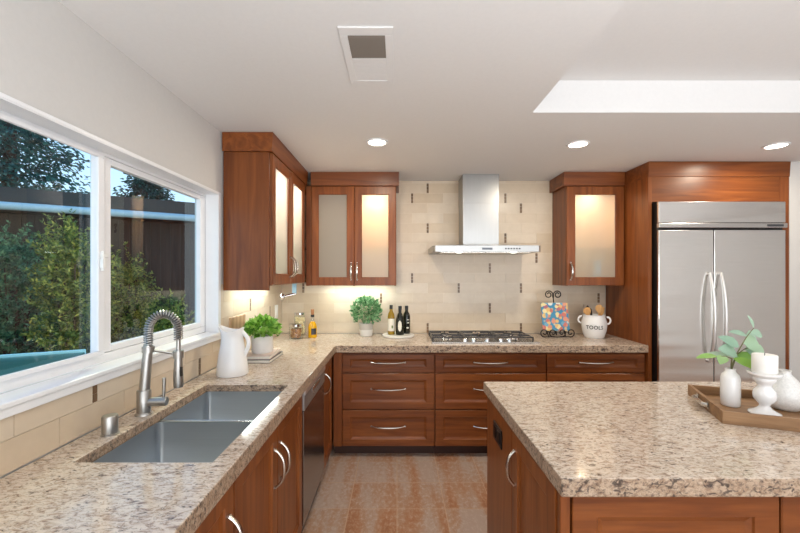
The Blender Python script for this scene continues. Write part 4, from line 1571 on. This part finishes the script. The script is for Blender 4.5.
for s in stems:
    m.tube(s, [0.0035, 0.003, 0.0026, 0.002, 0.0012], 7)
m.build('stem', 'stem', t)
f = MB()


def broad(p, d, nrm, L, W):
    p, d = Vector(p), Vector(d).normalized()
    side_ = d.cross(Vector(nrm)).normalized()
    up_ = side_.cross(d)
    L, W = L * 1.15, W * 1.25
    prof_ = [(0.0, 0.04), (0.18, 0.7), (0.42, 1.0), (0.7, 0.8), (0.9, 0.38), (1.0, 0.05)]
    vv_, ff_ = [], []
    for s, q in prof_:
        c_ = p + d * L * s - up_ * L * 0.18 * s * s
        vv_ += [c_ + side_ * W / 2 * q + up_ * W * 0.12 * q, c_, c_ - side_ * W / 2 * q + up_ * W * 0.12 * q]
    for k in range(5):
        for j in range(2):
            ff_.append((3 * k + j, 3 * k + j + 1, 3 * k + 3 + j + 1, 3 * k + 3 + j))
    f.add(vv_, ff_, 0, True)


for (p, d, n_, L, W) in (
        ((-0.095, -0.045, 0.216), (-1, 0, 0.05), (0.1, -0.4, 1), 0.075, 0.03), ((-0.06, -0.035, 0.214), (-0.6, -0.6, -0.1), (0, -0.5, 1), 0.07, 0.034),
        ((-0.02, -0.02, 0.205), (-0.5, 0.6, 0.15), (0, -0.6, 0.8), 0.075, 0.035), ((0.004, -0.01, 0.20), (0.5, -0.7, -0.25), (0, -0.7, 0.8), 0.08, 0.045),
        ((0.02, -0.01, 0.22), (-1, -0.1, 0.35), (0.1, -0.8, 0.6), 0.07, 0.055), ((0.03, -0.01, 0.25), (-0.9, 0.1, 0.6), (0.2, -0.9, 0.4), 0.075, 0.04),
        ((0.04, -0.015, 0.27), (1, 0, -0.15), (0, -0.9, 0.4), 0.08, 0.06), ((0.055, -0.02, 0.30), (-0.8, 0.1, 0.3), (0, -0.6, 0.8), 0.06, 0.03),
        ((0.075, -0.03, 0.335), (-0.4, -0.2, 0.9), (0.3, -1, 0.2), 0.055, 0.016), ((0.065, -0.028, 0.32), (1, 0, -0.3), (0, -0.9, 0.4), 0.055, 0.03),
        ((0.035, 0.01, 0.21), (0.9, -0.3, -0.3), (0, -0.7, 0.7), 0.085, 0.055), ((0.075, 0.015, 0.235), (1, 0.1, -0.35), (0.1, -0.8, 0.5), 0.09, 0.05),
        ((0.115, 0.02, 0.245), (0.9, 0, -0.5), (0.2, -0.9, 0.3), 0.07, 0.045), ((0.1, 0.02, 0.24), (0.4, 0.2, 0.9), (0, -1, 0.1), 0.075, 0.045),
        ((0.012, 0.0, 0.19), (0.9, 0.2, -0.1), (0, -0.8, 0.6), 0.09, 0.05)):
    broad(p, d, n_, L, W)
f.build('foliage', 'leaf_euc', t, recalc=False, auto=False)

HXp, HYp = 1.520, 1.592
t = thing('candle_holder', 'white turned ceramic candle holder on the tray', 'candle holder', (HXp, HYp, ZB))
MB().lathe([(0, 0), (0.05016, 0), (0.0532, 0.004), (0.05168, 0.009), (0.0342, 0.017), (0.0228, 0.026), (0.01672, 0.036), (0.01824, 0.042), (0.02736, 0.052), (0.03648, 0.066), (0.038, 0.082), (0.03496, 0.098), (0.02432, 0.112), (0.02204, 0.118), (0.02584, 0.128), (0.03496, 0.138), (0.038, 0.146), (0.03648, 0.152), (0.04408, 0.158), (0.05624, 0.166), (0.057, 0.174), (0.0532, 0.175), (0.04864, 0.17), (0, 0.168)], 40).build('body', 'ceramic', t, ang=50)
t = thing('pillar_candle', 'white pillar candle standing on the candle holder', 'candle', (HXp, HYp, ZB + 0.1715))
MB().lathe([(0, 0), (0.039, 0), (0.041, 0.003), (0.041, 0.072), (0.038, 0.076), (0.03, 0.073), (0, 0.071)], 36).build('wax', 'wax', t)
MB().tube([(0, 0, 0.071), (0.001, 0, 0.082)], 0.0014, 6).build('wick', 'print_black', t)
t = thing('round_vase', 'squat round speckled white vase behind the candle holder', 'vase', (1.672, 1.66, ZB))
MB().lathe([(0, 0), (0.043, 0), (0.05332, 0.006), (0.0688, 0.035), (0.07224, 0.06), (0.06536, 0.09), (0.04988, 0.115), (0.03268, 0.135), (0.0215, 0.148), (0.01978, 0.158), (0.02236, 0.165), (0.0172, 0.165), (0.01634, 0.15), (0.043, 0.11), (0.0645, 0.06), (0.043, 0.012), (0, 0.012)], 36).build('body', 'speckled', t, ang=60)

# ------------------------------------------------------------------ garden beyond the window
struct(MB().box(-16, -1.302, -6, 22, -0.3, -0.15), 'ground_garden', 'earth')
dv = Vector((0.857, 0.516, 0))
nv = Vector((0.516, -0.857, 0))       # towards the house
P0 = Vector((-4.63, 6.0, 0))
ang = math.atan2(0.516, 0.857)
t = thing('garden_shed', 'dark brown boarded outbuilding with pale gutter beyond the window', 'building', (P0.x, P0.y, -0.15), ang)
m = MB()
x = -7.0
while x < 3.2:
    m.box(x, x + 0.135, 0.0, 0.03, 0.0, 2.55)
    x += 0.142
m.build('board_wall', 'fence', t)
MB().box(-7.0, 3.2, 0.03, 2.6, 0.0, 2.55).build('body', 'fascia', t)
MB().prism([(-0.35, 2.66), (-0.35, 2.74), (1.4, 3.12), (3.0, 2.74), (3.0, 2.66)], 0, -7.3, 3.5).build('roof', 'roof', t)
MB().box(-7.3, 3.5, -0.38, -0.352, 2.64, 2.86).build('fascia', 'fascia', t)
MB().tube([(-7.3, -0.42, 2.60), (3.5, -0.42, 2.60)], 0.055, 10).build('gutter', 'gutter', t)


def bush(x, y, r, h, n, lab, mat='leaf_bush', L=0.065, W=0.024, group='garden bushes outside the window'):
    t = thing('garden_bush', lab, 'bush', (x, y, -0.15), 0, group)
    m = MB()
    for k in range(9):
        a = 2 * PI * k / 9
        m.tube([(0.06 * math.cos(a), 0.06 * math.sin(a), 0), (r * 0.5 * math.cos(a), r * 0.5 * math.sin(a), h * 0.75)], [0.02, 0.008], 6)
    m.build('stem', 'bark', t)
    f = MB()
    for k in range(int(n / 22)):
        d = rnd_dir()
        q = random.uniform(0.5, 1.0)
        cz = h * 0.55 + d.z * h * 0.42 * q
        p = Vector((d.x * r * q, d.y * r * q, cz))
        dd = (Vector((d.x, d.y, 0.5)) + rnd_dir() * 0.4).normalized()
        for j in range(22):
            s = j / 22
            pp = p + dd * (s * 0.32 - 0.12)
            f.leaf(pp, (dd * 0.5 + rnd_dir()).normalized(), rnd_dir(), L * random.uniform(0.6, 1.1), W)
    f.build('foliage', mat, t, recalc=False, auto=False)


bush(-4.96, 5.00, 0.33, 2.35, 8500, 'feathery blue green bush at the outer edge of the sliding pane', 'leaf_bluegreen')
bush(-3.88, 4.60, 0.30, 2.40, 10500, 'tall feathery green bush behind the outdoor table')
bush(-4.01, 5.70, 0.30, 2.05, 7500, 'feathery bush at the near side of the fixed pane')
bush(-3.10, 5.30, 0.22, 1.40, 2600, 'low green bush before the dark boards, seen in the fixed pane')

t = thing('outdoor_table', 'teal topped outdoor table with pale blue edge below the sliding pane', 'table', (-3.13, 3.86, -0.15), R(25))
MB().box(-1.7, 0, -1.0, 0, 0.87, 0.905).build('table_top', 'teal', t, bevel=0.006)
MB().box(-1.7, 0.004, 0.001, 0.03, 0.87, 0.93).build('edge_rail', 'pale_blue', t, bevel=0.006)
for (x, y) in ((-1.62, -0.92), (-1.62, -0.1), (-0.1, -0.92), (-0.1, -0.1)):
    MB().box(x, x + 0.05, y, y + 0.05, 0, 0.869).build('leg', 'fascia', t)


def tree(x, y, h, r, n, lab, base=0.15):
    t = thing('conifer_tree', lab, 'tree', (x, y, -0.15), 0, 'conifers beyond the outbuilding')
    MB().tube([(0, 0, 0), (0.05, 0, h * 0.5), (0, 0, h)], [0.22, 0.14, 0.03], 8).build('trunk', 'bark', t)
    f = MB()
    for k in range(int(n / 26)):
        s = random.random() ** 0.8
        z = h * (base + (1 - base) * s)
        rad = r * (1 - s) ** 0.7 * random.uniform(0.6, 1.05) + 0.1
        a = random.uniform(0, 2 * PI)
        for j in range(26):
            q = random.random() ** 0.7
            p = Vector((math.cos(a) * rad * q, math.sin(a) * rad * q, z - 0.25 * q * rad * 0.4 + random.uniform(-0.18, 0.18)))
            p += Vector((random.uniform(-0.2, 0.2), random.uniform(-0.2, 0.2), 0))
            f.leaf(p, (Vector((math.cos(a), math.sin(a), -0.3)) + rnd_dir() * 0.7), rnd_dir(), random.uniform(0.12, 0.22), 0.07)
    f.build('foliage', 'leaf_tree', t, recalc=False, auto=False)


tree(-10.6, 10.5, 10.5, 2.3, 20000, 'tall dark conifer over the outbuilding, seen in the sliding pane')
tree(-10.2, 15.6, 6.2, 2.2, 12000, 'shorter conifer over the outbuilding, beside the window mullion')
tree(-8.6, 19.5, 6.6, 2.6, 11000, 'broad low conifer seen over the outbuilding in the fixed pane')
tree(-15.6, 11.6, 12, 2.4, 9000, 'tallest dark conifer at the outer edge of the sliding pane')
